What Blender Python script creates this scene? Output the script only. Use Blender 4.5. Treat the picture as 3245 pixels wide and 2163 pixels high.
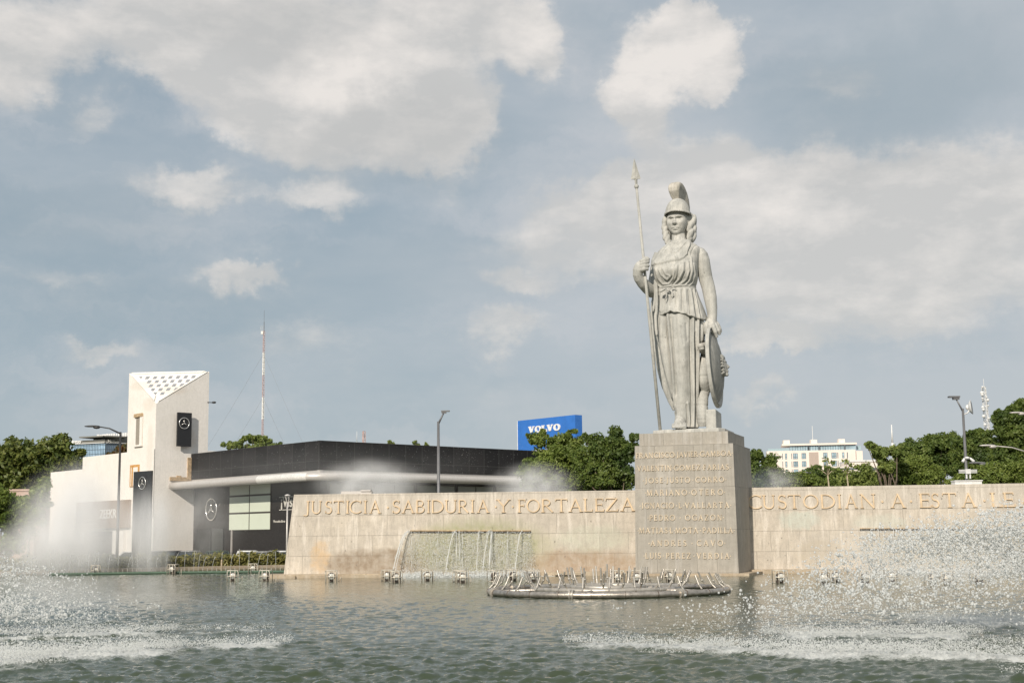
import bpy, bmesh, math, random
import numpy as np
from mathutils import Vector, Matrix

for o in list(bpy.data.objects): bpy.data.objects.remove(o)
scene = bpy.context.scene
col = scene.collection
R = math.radians
rng = np.random.default_rng(7)
random.seed(7)

# ------------------------------------------------------------------ camera
F = 4350.0; TH = math.atan(612 / F); ROLL = 0.011; CX, CY = 1622.5, 1081.5; EYE = 1.35
cam_d = bpy.data.cameras.new('camera'); cam = bpy.data.objects.new('camera', cam_d); col.objects.link(cam)
cam_d.sensor_width = 36; cam_d.lens = 36 * F / 3245; cam_d.clip_start = 0.1; cam_d.clip_end = 6000
cam.matrix_world = Matrix.Translation((0, 0, EYE)) @ Matrix.Rotation(math.pi / 2 + TH, 4, 'X') @ Matrix.Rotation(-ROLL, 4, 'Z')
scene.camera = cam
scene.view_settings.view_transform = 'Standard'; scene.view_settings.look = 'None'
scene.view_settings.exposure = 0.0; scene.view_settings.gamma = 1.0
scene.cycles.max_bounces = 8; scene.cycles.transparent_max_bounces = 24; scene.cycles.volume_bounces = 4
scene.cycles.volume_step_rate = 1.0; scene.cycles.volume_max_steps = 128
scene.cycles.use_denoising = True

def ray(px, py):
    a = (px - CX) / F; b = -(py - CY) / F
    c, s = math.cos(ROLL), math.sin(ROLL)
    a, b = a * c + b * s, -a * s + b * c
    ct, st = math.cos(TH), math.sin(TH)
    return np.array([a, ct - b * st, st + b * ct])
def U(px, py, D):
    r = ray(px, py); r = r / r[1] * D
    return Vector((r[0], D, r[2] + EYE))
def proj(P):
    P = np.asarray(P, float); x = P[..., 0]; y = P[..., 1]; z = P[..., 2] - EYE
    ct, st = math.cos(TH), math.sin(TH)
    f = y * ct + z * st; b = (-y * st + z * ct) / f; a = x / f
    c, s = math.cos(ROLL), math.sin(ROLL)
    a, b = a * c - b * s, a * s + b * c
    return CX + a * F, CY - b * F
def onplane(px, py, p0, n):
    r = Vector(ray(px, py)); o = Vector((0, 0, EYE)); p0 = Vector(p0); n = Vector(n)
    return o + r * ((p0 - o).dot(n) / r.dot(n))

# ------------------------------------------------------------------ sun and sky
SUN_AZ, SUN_EL = R(22), R(29)          # sun behind the camera, to the left
sdir = Vector((-math.sin(SUN_AZ) * math.cos(SUN_EL), -math.cos(SUN_AZ) * math.cos(SUN_EL), math.sin(SUN_EL)))
sd = bpy.data.lights.new('sun', 'SUN'); sd.energy = SUN_E = 4.2; sd.angle = R(0.8); sd.color = (1.0, 0.91, 0.79)
so = bpy.data.objects.new('sun', sd); col.objects.link(so); so.rotation_euler = sdir.to_track_quat('Z', 'Y').to_euler()
so.location = (-40, -40, 60)

world = bpy.data.worlds.new('World'); scene.world = world; world.use_nodes = True
wt = world.node_tree; wt.nodes.clear()
class NT:
    """small helper for building node trees"""
    def __init__(s, t): s.t = t
    def n(s, typ, **kw):
        nd = s.t.nodes.new(typ)
        for k, v in kw.items():
            if k == 'ins':
                for i, val in v.items():
                    if hasattr(val, 'is_output') or isinstance(val, bpy.types.NodeSocket): s.t.links.new(val, nd.inputs[i])
                    else: nd.inputs[i].default_value = val
            else: setattr(nd, k, v)
        return nd
    def m(s, op, a, b=0.0, c=0.0, clamp=False):
        nd = s.n('ShaderNodeMath', operation=op, ins={0: a, 1: b, 2: c}); nd.use_clamp = clamp
        return nd.outputs[0]
    def vm(s, op, a, b=(0, 0, 0), out=0, c=None):
        ins = {0: a, 1: b}
        if c is not None: ins[2] = c
        return s.n('ShaderNodeVectorMath', operation=op, ins=ins).outputs[out]
    def noise(s, vec, scale, detail=4, rough=0.55, dist=0.0, out=0):
        return s.n('ShaderNodeTexNoise', ins={'Vector': vec, 'Scale': scale, 'Detail': detail, 'Roughness': rough, 'Distortion': dist}).outputs[out]
    def mr(s, v, a, b, c=0.0, d=1.0, smooth=False):
        nd = s.n('ShaderNodeMapRange', ins={0: v, 1: a, 2: b, 3: c, 4: d}); nd.clamp = True
        if smooth: nd.interpolation_type = 'SMOOTHSTEP'
        return nd.outputs[0]
    def mix(s, f, a, b, blend='MIX'):
        nd = s.n('ShaderNodeMix', data_type='RGBA', blend_type=blend); nd.clamp_factor = True
        for i, v in ((0, f), (6, a), (7, b)):
            if isinstance(v, bpy.types.NodeSocket): s.t.links.new(v, nd.inputs[i])
            elif i and len(v) == 3: nd.inputs[i].default_value = (*v, 1)
            else: nd.inputs[i].default_value = v
        return nd.outputs[2]

def build_sky():
    N = NT(wt); STR = 0.1
    sky = N.n('ShaderNodeTexSky', sky_type='NISHITA'); sky.sun_disc = False
    sky.sun_elevation = SUN_EL; sky.sun_rotation = math.pi + SUN_AZ
    d = N.n('ShaderNodeTexCoord').outputs['Generated']
    sep = N.n('ShaderNodeSeparateXYZ', ins={0: d})
    az = N.m('ARCTAN2', sep.outputs[0], sep.outputs[1]); el = N.m('ARCSINE', sep.outputs[2])
    P = N.n('ShaderNodeCombineXYZ', ins={0: az, 1: el}).outputs[0]
    n1 = N.noise(P, 7, 5, 0.6, out=1); n2 = N.noise(P, 26, 9, 0.66, out=1)
    o1 = N.vm('SCALE', N.vm('SUBTRACT', n1, (.5, .5, .5))); o1.node.inputs[3].default_value = 0.075
    o2 = N.vm('SCALE', N.vm('SUBTRACT', n2, (.5, .5, .5))); o2.node.inputs[3].default_value = 0.046
    Q = N.vm('ADD', N.vm('ADD', P, o1), o2)
    def blobs(lst, src):
        acc = None
        for (dx, dy, rx, ry, amp) in lst:
            k = 3245 / 2352.0; c = ray(dx * k, dy * k); c = c / np.linalg.norm(c)
            a = math.atan2(c[0], c[1]); e = math.asin(c[2])
            sx = F / (rx * k); sy = F / (ry * k)
            v = N.vm('MULTIPLY', N.vm('SUBTRACT', src, (a, e, 0)), (sx, sy, 0))
            l = N.vm('LENGTH', v, out=1)
            g = N.mr(l, 1.35, 0.25, 0, amp, True)
            acc = g if acc is None else N.m('ADD', acc, g)
        return acc
    dens = blobs([
        (500, 190, 190, 90, .5), (660, 240, 210, 110, .55), (1030, 330, 130, 80, .4), (640, 60, 400, 170, .95), (900, 150, 260, 150, .8), (820, 310, 330, 115, .85), (340, 30, 210, 150, .8),
        (40, 90, 140, 150, .95), (1010, 250, 130, 95, .7), (1030, 40, 170, 110, .8), (1225, 100, 85, 120, .95), (1150, 60, 80, 80, .7),
        (1560, 110, 165, 120, 1.2), (2000, 590, 560, 220, .55), (1700, 430, 520, 160, .45), (2150, 420, 330, 120, .4), (1350, 560, 300, 110, .3), (300, 560, 420, 60, .22), (380, 680, 420, 50, .25), (60, 640, 160, 50, .25), (1450, 195, 100, 75, .9), (1475, 255, 80, 75, .8), (1650, 95, 85, 95, .8), (1560, 30, 70, 60, .5),
        (450, 440, 165, 66, .66), (730, 460, 140, 56, .66), (560, 655, 90, 34, .42), (490, 640, 60, 30, .2),
        (1185, 650, 95, 45, .45), (1150, 765, 130, 60, .6), (1700, 460, 430, 110, .55), (1590, 370, 210, 80, .4),
        (1420, 450, 160, 80, .4), (2120, 500, 300, 130, .5), (1930, 170, 130, 60, .32), (1500, 560, 420, 120, .3), (2000, 660, 520, 150, .42), (1760, 800, 110, 36, .6),
        (1735, 915, 90, 36, .5), (220, 800, 110, 30, .5), (215, 255, 60, 70, .4), (1020, 450, 70, 40, .35), (640, 780, 260, 60, .3), (1000, 900, 420, 90, .22)], Q)
    lit = blobs([(860, 130, 210, 90, .7), (780, 200, 140, 60, .5), (1560, 100, 190, 130, 1.0), (1230, 90, 100, 120, .6), (500, 290, 60, 40, .5), (540, 330, 60, 50, .3),
                 (1700, 480, 350, 90, .35), (720, 450, 110, 40, .45), (440, 430, 130, 50, .4), (60, 60, 120, 110, .3), (1450, 190, 100, 80, .4), (1820, 480, 160, 60, .3)], Q)
    dark = blobs([(620, 60, 230, 90, .7), (900, 330, 300, 110, .75), (2100, 150, 330, 160, .7), (1850, 210, 260, 130, .3), (1960, 330, 220, 90, .4), (150, 520, 330, 110, .5), (350, 720, 400, 100, .4), (2230, 250, 160, 120, .3),
                  (1350, 60, 90, 90, .25), (1000, 620, 400, 110, .25), (120, 200, 160, 120, .15)], Q)
    fb = N.noise(N.vm('MULTIPLY', P, (1, 2.0, 1)), 9, 7, 0.6)
    PS = N.vm('ADD', P, (-.010, .012, 0)); fbs = N.noise(N.vm('MULTIPLY', PS, (1, 2.0, 1)), 9, 7, 0.6)
    relief = N.m('SUBTRACT', fb, fbs)
    wis = N.noise(N.vm('ADD', N.vm('MULTIPLY', Q, (1, 2.4, 1)), (3.1, 1.7, 0)), 5.5, 9, 0.62)
    fb2 = N.noise(N.vm('MULTIPLY', P, (1, 2.8, 1)), 3.5, 5, 0.55)
    low = N.mr(el, R(2), R(14), 0.12, 0.0)
    D = N.m('ADD', N.m('ADD', dens, N.m('MULTIPLY', N.mr(el, R(27), R(40)), .45)), N.m('MULTIPLY', N.m('SUBTRACT', fb, 0.5), 1.15))
    cover = N.m('ADD', N.m('MULTIPLY', N.mr(D, 0.05, 0.95, 0, 1, True), .6), N.m('MULTIPLY', N.mr(D, 0.25, 0.62, 0, 1, True), .4))
    # clear part: thin veil over the blue
    clear = N.mix(N.mr(el, R(0), R(32)), (.395, .475, .525), (.265, .34, .42))
    veil = N.mix(N.mr(N.m('ADD', fb2, N.m('MULTIPLY', az, 0.55)), 0.30, 0.66), clear, (.50, .54, .575))
    veil = N.mix(N.mr(wis, .44, .70, 0, .62, True), veil, (.575, .59, .615))
    haze = N.mix(low, veil, (.52, .55, .565))
    haze = N.mix(N.m('MULTIPLY', dark, 0.58), haze, (.275, .355, .405))
    # cloud colours
    cl = N.mix(N.mr(N.m('ADD', N.m('ADD', lit, N.m('MULTIPLY', relief, 3.2)), N.m('MULTIPLY', N.m('SUBTRACT', fb, .5), .6)), -.15, 1.1), (.615, .605, .585), (.89, .835, .78))
    cl = N.mix(N.m('MULTIPLY', dark, 0.50), cl, (.53, .52, .50))
    mixc = N.mix(N.m('MULTIPLY', cover, 0.93), haze, cl)
    # a little of the physical sky stays in everywhere
    nish = N.n('ShaderNodeVectorMath', operation='SCALE', ins={0: sky.outputs[0]}); nish.inputs[3].default_value = STR
    fin = N.mix(0.06, mixc, nish.outputs[0])
    up = N.n('ShaderNodeVectorMath', operation='SCALE', ins={0: fin}); up.inputs[3].default_value = 1 / STR
    # below the horizon: dull ground tone
    fin = N.mix(N.mr(el, R(-3), R(0)), (1.6, 1.7, 1.6), up.outputs[0])
    bg = N.n('ShaderNodeBackground', ins={0: fin, 1: STR})
    N.n('ShaderNodeOutputWorld', ins={0: bg.outputs[0]})
build_sky()

# ------------------------------------------------------------------ object helpers
def wloc(o):
    v = Vector((0, 0, 0))
    while o: v = v + o.location; o = o.parent
    return v
def mesh_obj(name, V, Fc, mat, parent=None, smooth=False, local=False):
    me = bpy.data.meshes.new(name)
    V = [tuple(v) for v in V] if not isinstance(V, np.ndarray) else V
    off = Vector((0, 0, 0)) if (local or parent is None) else wloc(parent)
    V = np.asarray(V, dtype=np.float64) - np.array(off)
    if isinstance(Fc, np.ndarray):
        nf, k = Fc.shape
        me.vertices.add(len(V)); me.vertices.foreach_set('co', V.astype(np.float32).ravel())
        me.loops.add(nf * k); me.loops.foreach_set('vertex_index', Fc.astype(np.int32).ravel())
        me.polygons.add(nf); me.polygons.foreach_set('loop_start', np.arange(0, nf * k, k, dtype=np.int32))
        me.update(calc_edges=True)
    else:
        me.from_pydata(V.tolist(), [], Fc); me.update()
    if smooth: me.polygons.foreach_set('use_smooth', np.ones(len(me.polygons), dtype=bool)); me.update()
    if mat: me.materials.append(mat)
    o = bpy.data.objects.new(name, me); col.objects.link(o)
    if parent: o.parent = parent
    return o
def tag(o, label=None, cat=None, group=None, kind=None):
    if label: o['label'] = label
    if cat: o['category'] = cat
    if group: o['group'] = group
    if kind: o['kind'] = kind
    return o
def empty(name, loc, label, cat, group=None, rz=0.0):
    o = bpy.data.objects.new(name, None); o.empty_display_size = 0.2; col.objects.link(o)
    o.location = loc; o.rotation_euler = (0, 0, rz)
    return tag(o, label, cat, group)
def copy_tree(o, parent=None):
    c = o.copy(); col.objects.link(c); c.parent = parent
    for ch in [x for x in o.children]: copy_tree(ch, c)
    return c

class MB:
    def __init__(s): s.v = []; s.f = []
    def add(s, V, Fc):
        b = len(s.v); s.v.extend([tuple(v) for v in V]); s.f.extend([tuple(i + b for i in f) for f in Fc]); return s
    def hexa(s, p):   # 8 points: bottom 4 ccw, top 4 ccw
        return s.add(p, [(3, 2, 1, 0), (4, 5, 6, 7), (0, 1, 5, 4), (1, 2, 6, 5), (2, 3, 7, 6), (3, 0, 4, 7)])
    def box(s, c, sz, rz=0.0, M=None):
        c = Vector(c); hx, hy, hz = [q / 2 for q in sz]; cs, sn = math.cos(rz), math.sin(rz)
        P = []
        for z in (-hz, hz):
            for x, y in ((-hx, -hy), (hx, -hy), (hx, hy), (-hx, hy)):
                P.append(Vector((x * cs - y * sn, x * sn + y * cs, z)) + c)
        if M is not None: P = [M @ p for p in P]
        return s.hexa(P)
    def prism(s, poly, vec):
        n = len(poly); vec = Vector(vec); a = [Vector(p) for p in poly]; b = [p + vec for p in a]
        return s.add(a + b, [tuple(range(n))[::-1], tuple(range(n, 2 * n))] + [(i, (i + 1) % n, (i + 1) % n + n, i + n) for i in range(n)])
    def tube(s, path, r, n=8, closed=False, caps=True, flat=1.0):
        path = [Vector(p) for p in path]; m = len(path)
        rr = r if isinstance(r, (list, tuple, np.ndarray)) else [r] * m
        ups = None; V = []
        for i, p in enumerate(path):
            if closed: t = path[(i + 1) % m] - path[i - 1]
            else: t = path[min(i + 1, m - 1)] - path[max(i - 1, 0)]
            t.normalize()
            if ups is None: ups = t.orthogonal().normalized() if abs(t.z) > .9 else Vector((0, 0, 1)).cross(t).normalized()
            ups = (ups - t * ups.dot(t)).normalized(); w = t.cross(ups)
            for k in range(n):
                a = 2 * math.pi * k / n
                V.append(p + (ups * math.cos(a) + w * math.sin(a) * flat) * rr[i])
        Fc = []
        for i in range(m if closed else m - 1):
            j = (i + 1) % m
            for k in range(n):
                k2 = (k + 1) % n; Fc.append((i * n + k, i * n + k2, j * n + k2, j * n + k))
        if caps and not closed: Fc += [tuple(range(n))[::-1], tuple(range((m - 1) * n, m * n))]
        return s.add(V, Fc)
    def lathe(s, prof, c, axis=(0, 0, 1), n=24, up=None):
        ax = Vector(axis).normalized(); u = ax.orthogonal().normalized() if up is None else Vector(up).normalized(); w = ax.cross(u); c = Vector(c)
        V = []; m = len(prof)
        for (r, h) in prof:
            for k in range(n):
                a = 2 * math.pi * k / n; V.append(c + ax * h + (u * math.cos(a) + w * math.sin(a)) * max(r, 1e-4))
        Fc = [(i * n + k, i * n + (k + 1) % n, (i + 1) * n + (k + 1) % n, (i + 1) * n + k) for i in range(m - 1) for k in range(n)]
        Fc += [tuple(range(n))[::-1], tuple(range((m - 1) * n, m * n))]
        return s.add(V, Fc)
    def ell(s, c, r, n=14, M=None):
        c = Vector(c); V = []; Fc = []; rows = n // 2 + 1
        for i in range(rows):
            t = math.pi * i / (rows - 1)
            for k in range(n):
                a = 2 * math.pi * k / n
                p = Vector((math.sin(t) * math.cos(a) * r[0], math.sin(t) * math.sin(a) * r[1], math.cos(t) * r[2]))
                if M is not None: p = M @ p
                V.append(p + c)
        for i in range(rows - 1):
            for k in range(n):
                k2 = (k + 1) % n; Fc.append((i * n + k, (i + 1) * n + k, (i + 1) * n + k2, i * n + k2))
        return s.add(V, Fc)
    def build(s, name, mat, parent=None, smooth=False, local=False):
        return mesh_obj(name, s.v, s.f, mat, parent, smooth, local)
def autosmooth(o, ang=40):
    me = o.data; me.polygons.foreach_set('use_smooth', np.ones(len(me.polygons), dtype=bool))
    bm = bmesh.new(); bm.from_mesh(me)
    for e in bm.edges:
        if len(e.link_faces) == 2 and e.calc_face_angle(0) > R(ang): e.smooth = False
    bm.to_mesh(me); bm.free(); return o
def remeshed(o, vox, smooth_it=2):
    m = o.modifiers.new('r', 'REMESH'); m.mode = 'VOXEL'; m.voxel_size = vox; m.use_smooth_shade = True
    if smooth_it:
        sm = o.modifiers.new('s', 'SMOOTH'); sm.factor = 0.5; sm.iterations = smooth_it
    dg = bpy.context.evaluated_depsgraph_get(); dg.update()
    me = bpy.data.meshes.new_from_object(o.evaluated_get(dg)); old = o.data; mats = [m for m in old.materials]
    o.modifiers.clear(); o.data = me; me.materials.clear()
    for m in mats: me.materials.append(m)
    me.polygons.foreach_set('use_smooth', np.ones(len(me.polygons), dtype=bool))
    bpy.data.meshes.remove(old); return o

# ------------------------------------------------------------------ materials
def new_mat(name):
    m = bpy.data.materials.new(name); m.use_nodes = True; t = m.node_tree; t.nodes.clear(); return m, NT(t)
def finish(N, shader, disp=None):
    o = N.n('ShaderNodeOutputMaterial', ins={0: shader}); return o
def simple(name, colr, rough=0.6, metal=0.0, var=0.12, scale=6.0, bump=0.0, bscale=40, emit=None, spec=0.5):
    m, N = new_mat(name); P = N.n('ShaderNodeTexCoord').outputs['Object']
    n = N.noise(P, scale, 5, .6)
    c = N.mix(N.mr(n, .3, .7), [q * (1 - var) for q in colr], [min(1, q * (1 + var)) for q in colr])
    b = N.n('ShaderNodeBsdfPrincipled', ins={'Base Color': c, 'Roughness': rough, 'Metallic': metal})
    b.inputs['Specular IOR Level'].default_value = spec
    if bump:
        bp = N.n('ShaderNodeBump', ins={'Strength': bump, 'Distance': 0.02, 'Height': N.noise(P, bscale, 4, .6)})
        N.t.links.new(bp.outputs[0], b.inputs['Normal'])
    finish(N, b.outputs[0]); return m
def stone(name, base, warm, streak=.35, speck=.25, blocks=None, stains=None, bump=.5, wet=None, band=None, streakc=(.66, .62, .56), var=(.8, 1.12)):
    """weathered stone: blotches, run-down streaks, pores, optional block joints and stains (x,z,rx,rz,colour,strength)"""
    m, N = new_mat(name); T = N.n('ShaderNodeTexCoord').outputs['Object']; G = N.n('ShaderNodeNewGeometry').outputs['Position']
    big = N.noise(G, .9, 5, .6); mid = N.noise(G, 4.5, 6, .65); fine = N.noise(G, 38, 5, .7)
    c = N.mix(N.mr(big, .35, .65), base, warm)
    c = N.mix(N.mr(mid, .25, .8), [q * var[0] for q in base], c) if var[0] < .75 else N.mix(N.m('MULTIPLY', N.mr(mid, .56, .38), (1 - var[0]) * 1.7), c, [q * .55 for q in base])
    joint = None
    if blocks:
        bw, bh, zo = blocks
        sp = N.n('ShaderNodeSeparateXYZ', ins={0: G})
        uv = N.n('ShaderNodeCombineXYZ', ins={0: sp.outputs[0], 1: N.m('SUBTRACT', sp.outputs[2], zo)}).outputs[0]
        br = N.n('ShaderNodeTexBrick', ins={'Vector': uv, 'Color1': (.35, .35, .35, 1), 'Color2': (.72, .72, .72, 1), 'Mortar': (0, 0, 0, 1), 'Scale': 1.0, 'Mortar Size': .009, 'Mortar Smooth': .3, 'Bias': 0.0, 'Brick Width': bw, 'Row Height': bh})
        tint = N.n('ShaderNodeSeparateColor', ins={0: br.outputs[0]}).outputs[0]
        c = N.mix(N.mr(tint, .3, .75, .0, .62), c, [q * .80 for q in base])
        c = N.mix(N.m('MULTIPLY', br.outputs[1], N.mr(mid, .4, .6, .25, .8)), c, [q * .42 for q in base]); joint = br.outputs[1]
    if band:
        spb = N.n('ShaderNodeSeparateXYZ', ins={0: G}); c = N.mix(N.mr(spb.outputs[2], band[0] - .02, band[0] + .02, 0, band[1]), c, band[2])
    # vertical run-down streaks
    sv = N.vm('MULTIPLY', G, (1, 1, .10)); s1 = N.noise(sv, 5.5, 5, .65); s2 = N.noise(N.vm('MULTIPLY', G, (1, 1, .06)), 14, 4, .6)
    c = N.mix(N.m('MULTIPLY', N.mr(s1, .51, .64), streak), c, streakc)
    c = N.mix(N.m('MULTIPLY', N.mr(s2, .52, .66), streak * .75), c, [q * .62 for q in base])
    if stains:
        sp2 = N.n('ShaderNodeSeparateXYZ', ins={0: N.vm('ADD', G, N.vm('MULTIPLY', N.vm('SUBTRACT', N.noise(G, 3.0, 5, .65, out=1), (.5, .5, .5)), (.7, .0, .5)))})
        for (x, z, rx, rz, cc, st) in stains:
            v = N.n('ShaderNodeCombineXYZ', ins={0: N.m('DIVIDE', N.m('SUBTRACT', sp2.outputs[0], x), rx), 1: N.m('DIVIDE', N.m('SUBTRACT', sp2.outputs[2], z), rz)}).outputs[0]
            g = N.mr(N.vm('LENGTH', v, out=1), 1.15, .6, 0, st, True)
            c = N.mix(N.m('MULTIPLY', g, N.mr(mid, .3, .62, .35, 1)), c, cc)
    c = N.mix(N.m('MULTIPLY', N.mr(fine, .53, .68), speck), c, [q * .5 for q in base])
    pores = N.n('ShaderNodeTexVoronoi', ins={'Vector': N.vm('MULTIPLY', G, (1, 1, .7)), 'Scale': 5.0}); pr = N.m('MULTIPLY', N.mr(pores.outputs[0], .16, .06), N.mr(mid, .5, .6))
    c = N.mix(N.m('MULTIPLY', pr, speck * 1.6), c, [q * .35 for q in base])
    h = N.m('ADD', N.m('MULTIPLY', mid, .6), N.m('MULTIPLY', fine, .35))
    if joint is not None: h = N.m('SUBTRACT', h, N.m('MULTIPLY', joint, .8))
    bp = N.n('ShaderNodeBump', ins={'Strength': bump, 'Distance': .03, 'Height': h})
    b = N.n('ShaderNodeBsdfPrincipled', ins={'Base Color': c, 'Roughness': .85, 'Normal': bp.outputs[0]}); b.inputs['Specular IOR Level'].default_value = .25
    finish(N, b.outputs[0]); return m
def leafmat(name, c1, c2, c3, trans=.3):
    m, N = new_mat(name); g = N.n('ShaderNodeNewGeometry'); r = g.outputs['Random Per Island']
    n = N.noise(g.outputs['Position'], .8, 3, .6)
    c = N.mix(r, c1, c2); c = N.mix(N.mr(n, .45, .68), c, c3)
    b = N.n('ShaderNodeBsdfPrincipled', ins={'Base Color': c, 'Roughness': .5}); b.inputs['Specular IOR Level'].default_value = .35
    t = N.n('ShaderNodeBsdfTranslucent', ins={0: N.mix(.5, c, (.16, .22, .03))})
    mx = N.n('ShaderNodeMixShader', ins={0: trans, 1: b.outputs[0], 2: t.outputs[0]}); finish(N, mx.outputs[0]); return m

M = {}
M['statue'] = stone('carved_stone', (.445, .445, .415), (.52, .51, .47), streak=.6, speck=.42, bump=.35, streakc=(.62, .60, .55))
M['statue_shade'] = stone('shaded_weathered_stone', (.29, .295, .275), (.36, .355, .325), streak=.5, speck=.3, bump=.4, streakc=(.52, .51, .47))  # weathered statue stone, darkened: the shield's shade is put into the colour
M['plume'] = stone('weathered_plume_stone', (.42, .40, .35), (.50, .47, .41), streak=.5, speck=.35, bump=.5)
M['granite'] = stone('grey_cantera', (.395, .368, .32), (.45, .415, .36), streak=.30, speck=.35, blocks=(.62, 1.37, .08), bump=.35, streakc=(.58, .56, .53))
M['ledge'] = stone('ledge_stone', (.40, .32, .23), (.50, .42, .31), streak=.2, speck=.5, bump=.6)
M['concrete_w'] = stone('board_marked_concrete', (.545, .49, .415), (.62, .55, .455), streak=.55, speck=.6, blocks=(.96, .68, .02), band=(2.08, .5, (.50, .46, .40)), bump=.55, streakc=(.72, .66, .58),
    stains=[(-4.6, .45, 2.3, .50, (.27, .21, .15), .95), (-1.2, .85, 2.6, 1.15, (.33, .33, .20), 1.0), (2.3, .35, 2.2, .55, (.33, .24, .16), .85), (2.6, 1.2, 1.4, .5, (.46, .48, .38), .5), (-6.6, .7, .35, .6, (.60, .42, .24), .7),
            (9.6, 1.75, .7, .35, (.47, .53, .47), .6), (12.2, 1.6, 1.0, .3, (.50, .53, .46), .5), (14.8, .7, 3.3, 1.0, (.36, .31, .20), .8), (10.3, .6, 1.0, .5, (.42, .36, .27), .6)])
M['letter'] = simple('letter_stone', (.64, .49, .32), .75, var=.2, scale=3, bump=.4)
M['letter2'] = simple('small_letter_stone', (.72, .60, .44), .75, var=.25, scale=5, bump=.3)
M['steel'] = simple('galvanised_pipe', (.44, .40, .35), .36, .75, var=.35, scale=9, bump=.3)
M['steel_l'] = simple('bright_pipe', (.46, .43, .38), .42, .5, var=.25, scale=9)
M['cage'] = simple('cage_metal', (.62, .57, .48), .45, .3, var=.3, scale=14)
M['lampbody'] = simple('lamp_body_grey', (.15, .12, .10), .5, .4, var=.5, scale=12)
M['lens'] = simple('lamp_glass', (.60, .60, .56), .15, .0)
M['white'] = stone('white_render', (.80, .765, .71), (.85, .81, .76), streak=.22, speck=.08, var=(.93, 1), stains=[(-31.2, 14.1, 1.5, .45, (.62, .55, .45), .4), (-28.4, 13.6, 1.3, .5, (.60, .50, .38), .4), (-30.2, 12.4, .8, .6, (.62, .54, .44), .4), (-27.0, 9.5, .6, .9, (.62, .52, .42), .5), (-29.9, 8.5, .4, 2.5, (.62, .56, .48), .4)], bump=.7, streakc=(.80, .77, .72))
M['trim'] = simple('exposed_brick_edge', (.45, .33, .2), .9, var=.4, scale=5, bump=.5)
M['orange'] = simple('ochre_frame', (.55, .30, .10), .8, var=.3)
M['darkhole'] = simple('dark_opening', (.06, .055, .05), .8)
M['black'] = simple('gloss_black_panel', (.018, .018, .019), .28, var=.4, scale=30)
M['chrome'] = simple('chrome', (.86, .84, .80), .22, .85)
M['signwhite'] = simple('sign_white', (.82, .81, .78), .5)
M['signdim'] = simple('sign_pale_lettering', (.62, .60, .55), .5)
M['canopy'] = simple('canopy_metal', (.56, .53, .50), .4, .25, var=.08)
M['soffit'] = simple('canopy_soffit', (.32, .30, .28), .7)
M['brown'] = simple('brown_fascia', (.27, .19, .13), .6)
M['pole'] = simple('painted_pole_grey', (.17, .17, .175), .5, .3)
M['poledark'] = simple('dark_pole', (.05, .05, .05), .5, .3)
M['polewhite'] = simple('white_painted_steel', (.72, .72, .71), .45)
M['red'] = simple('faded_red_paint', (.50, .33, .29), .6)
M['redwhite'] = simple('mast_white_paint', (.78, .76, .72), .6)
M['wire'] = simple('guy_wire', (.28, .29, .30), .5)
M['blue'] = simple('blue_sign_paint', (.035, .17, .55), .5, var=.10, scale=1.2)
M['bark'] = simple('bark', (.14, .11, .08), .9, var=.4, scale=8, bump=.6)
M['palebark'] = simple('pale_twig', (.38, .32, .22), .9, var=.3)
M['apt'] = simple('pale_cladding', (.80, .72, .65), .8, var=.05, scale=.3)
M['aptglass'] = simple('blue_window_glass', (.33, .44, .50), .12, .0, var=.35, scale=.35)
M['aptdark'] = simple('window_mullion', (.10, .13, .15), .5)
M['aptrail'] = simple('glass_balustrade', (.36, .47, .51), .2)
M['pink'] = simple('pink_wall', (.50, .37, .31), .9)
M['bluecurtain'] = simple('curtain_wall_glass', (.32, .46, .60), .12, .0, var=.4, scale=.25)
M['bluecurtain_shade'] = simple('shaded_curtain_wall_glass', (.12, .17, .23), .12, .0, var=.4, scale=.25)  # darker copy of the glass above: the side's shade is in the colour
M['roofgrey'] = simple('roof_slab_grey', (.20, .20, .18), .8)
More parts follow.
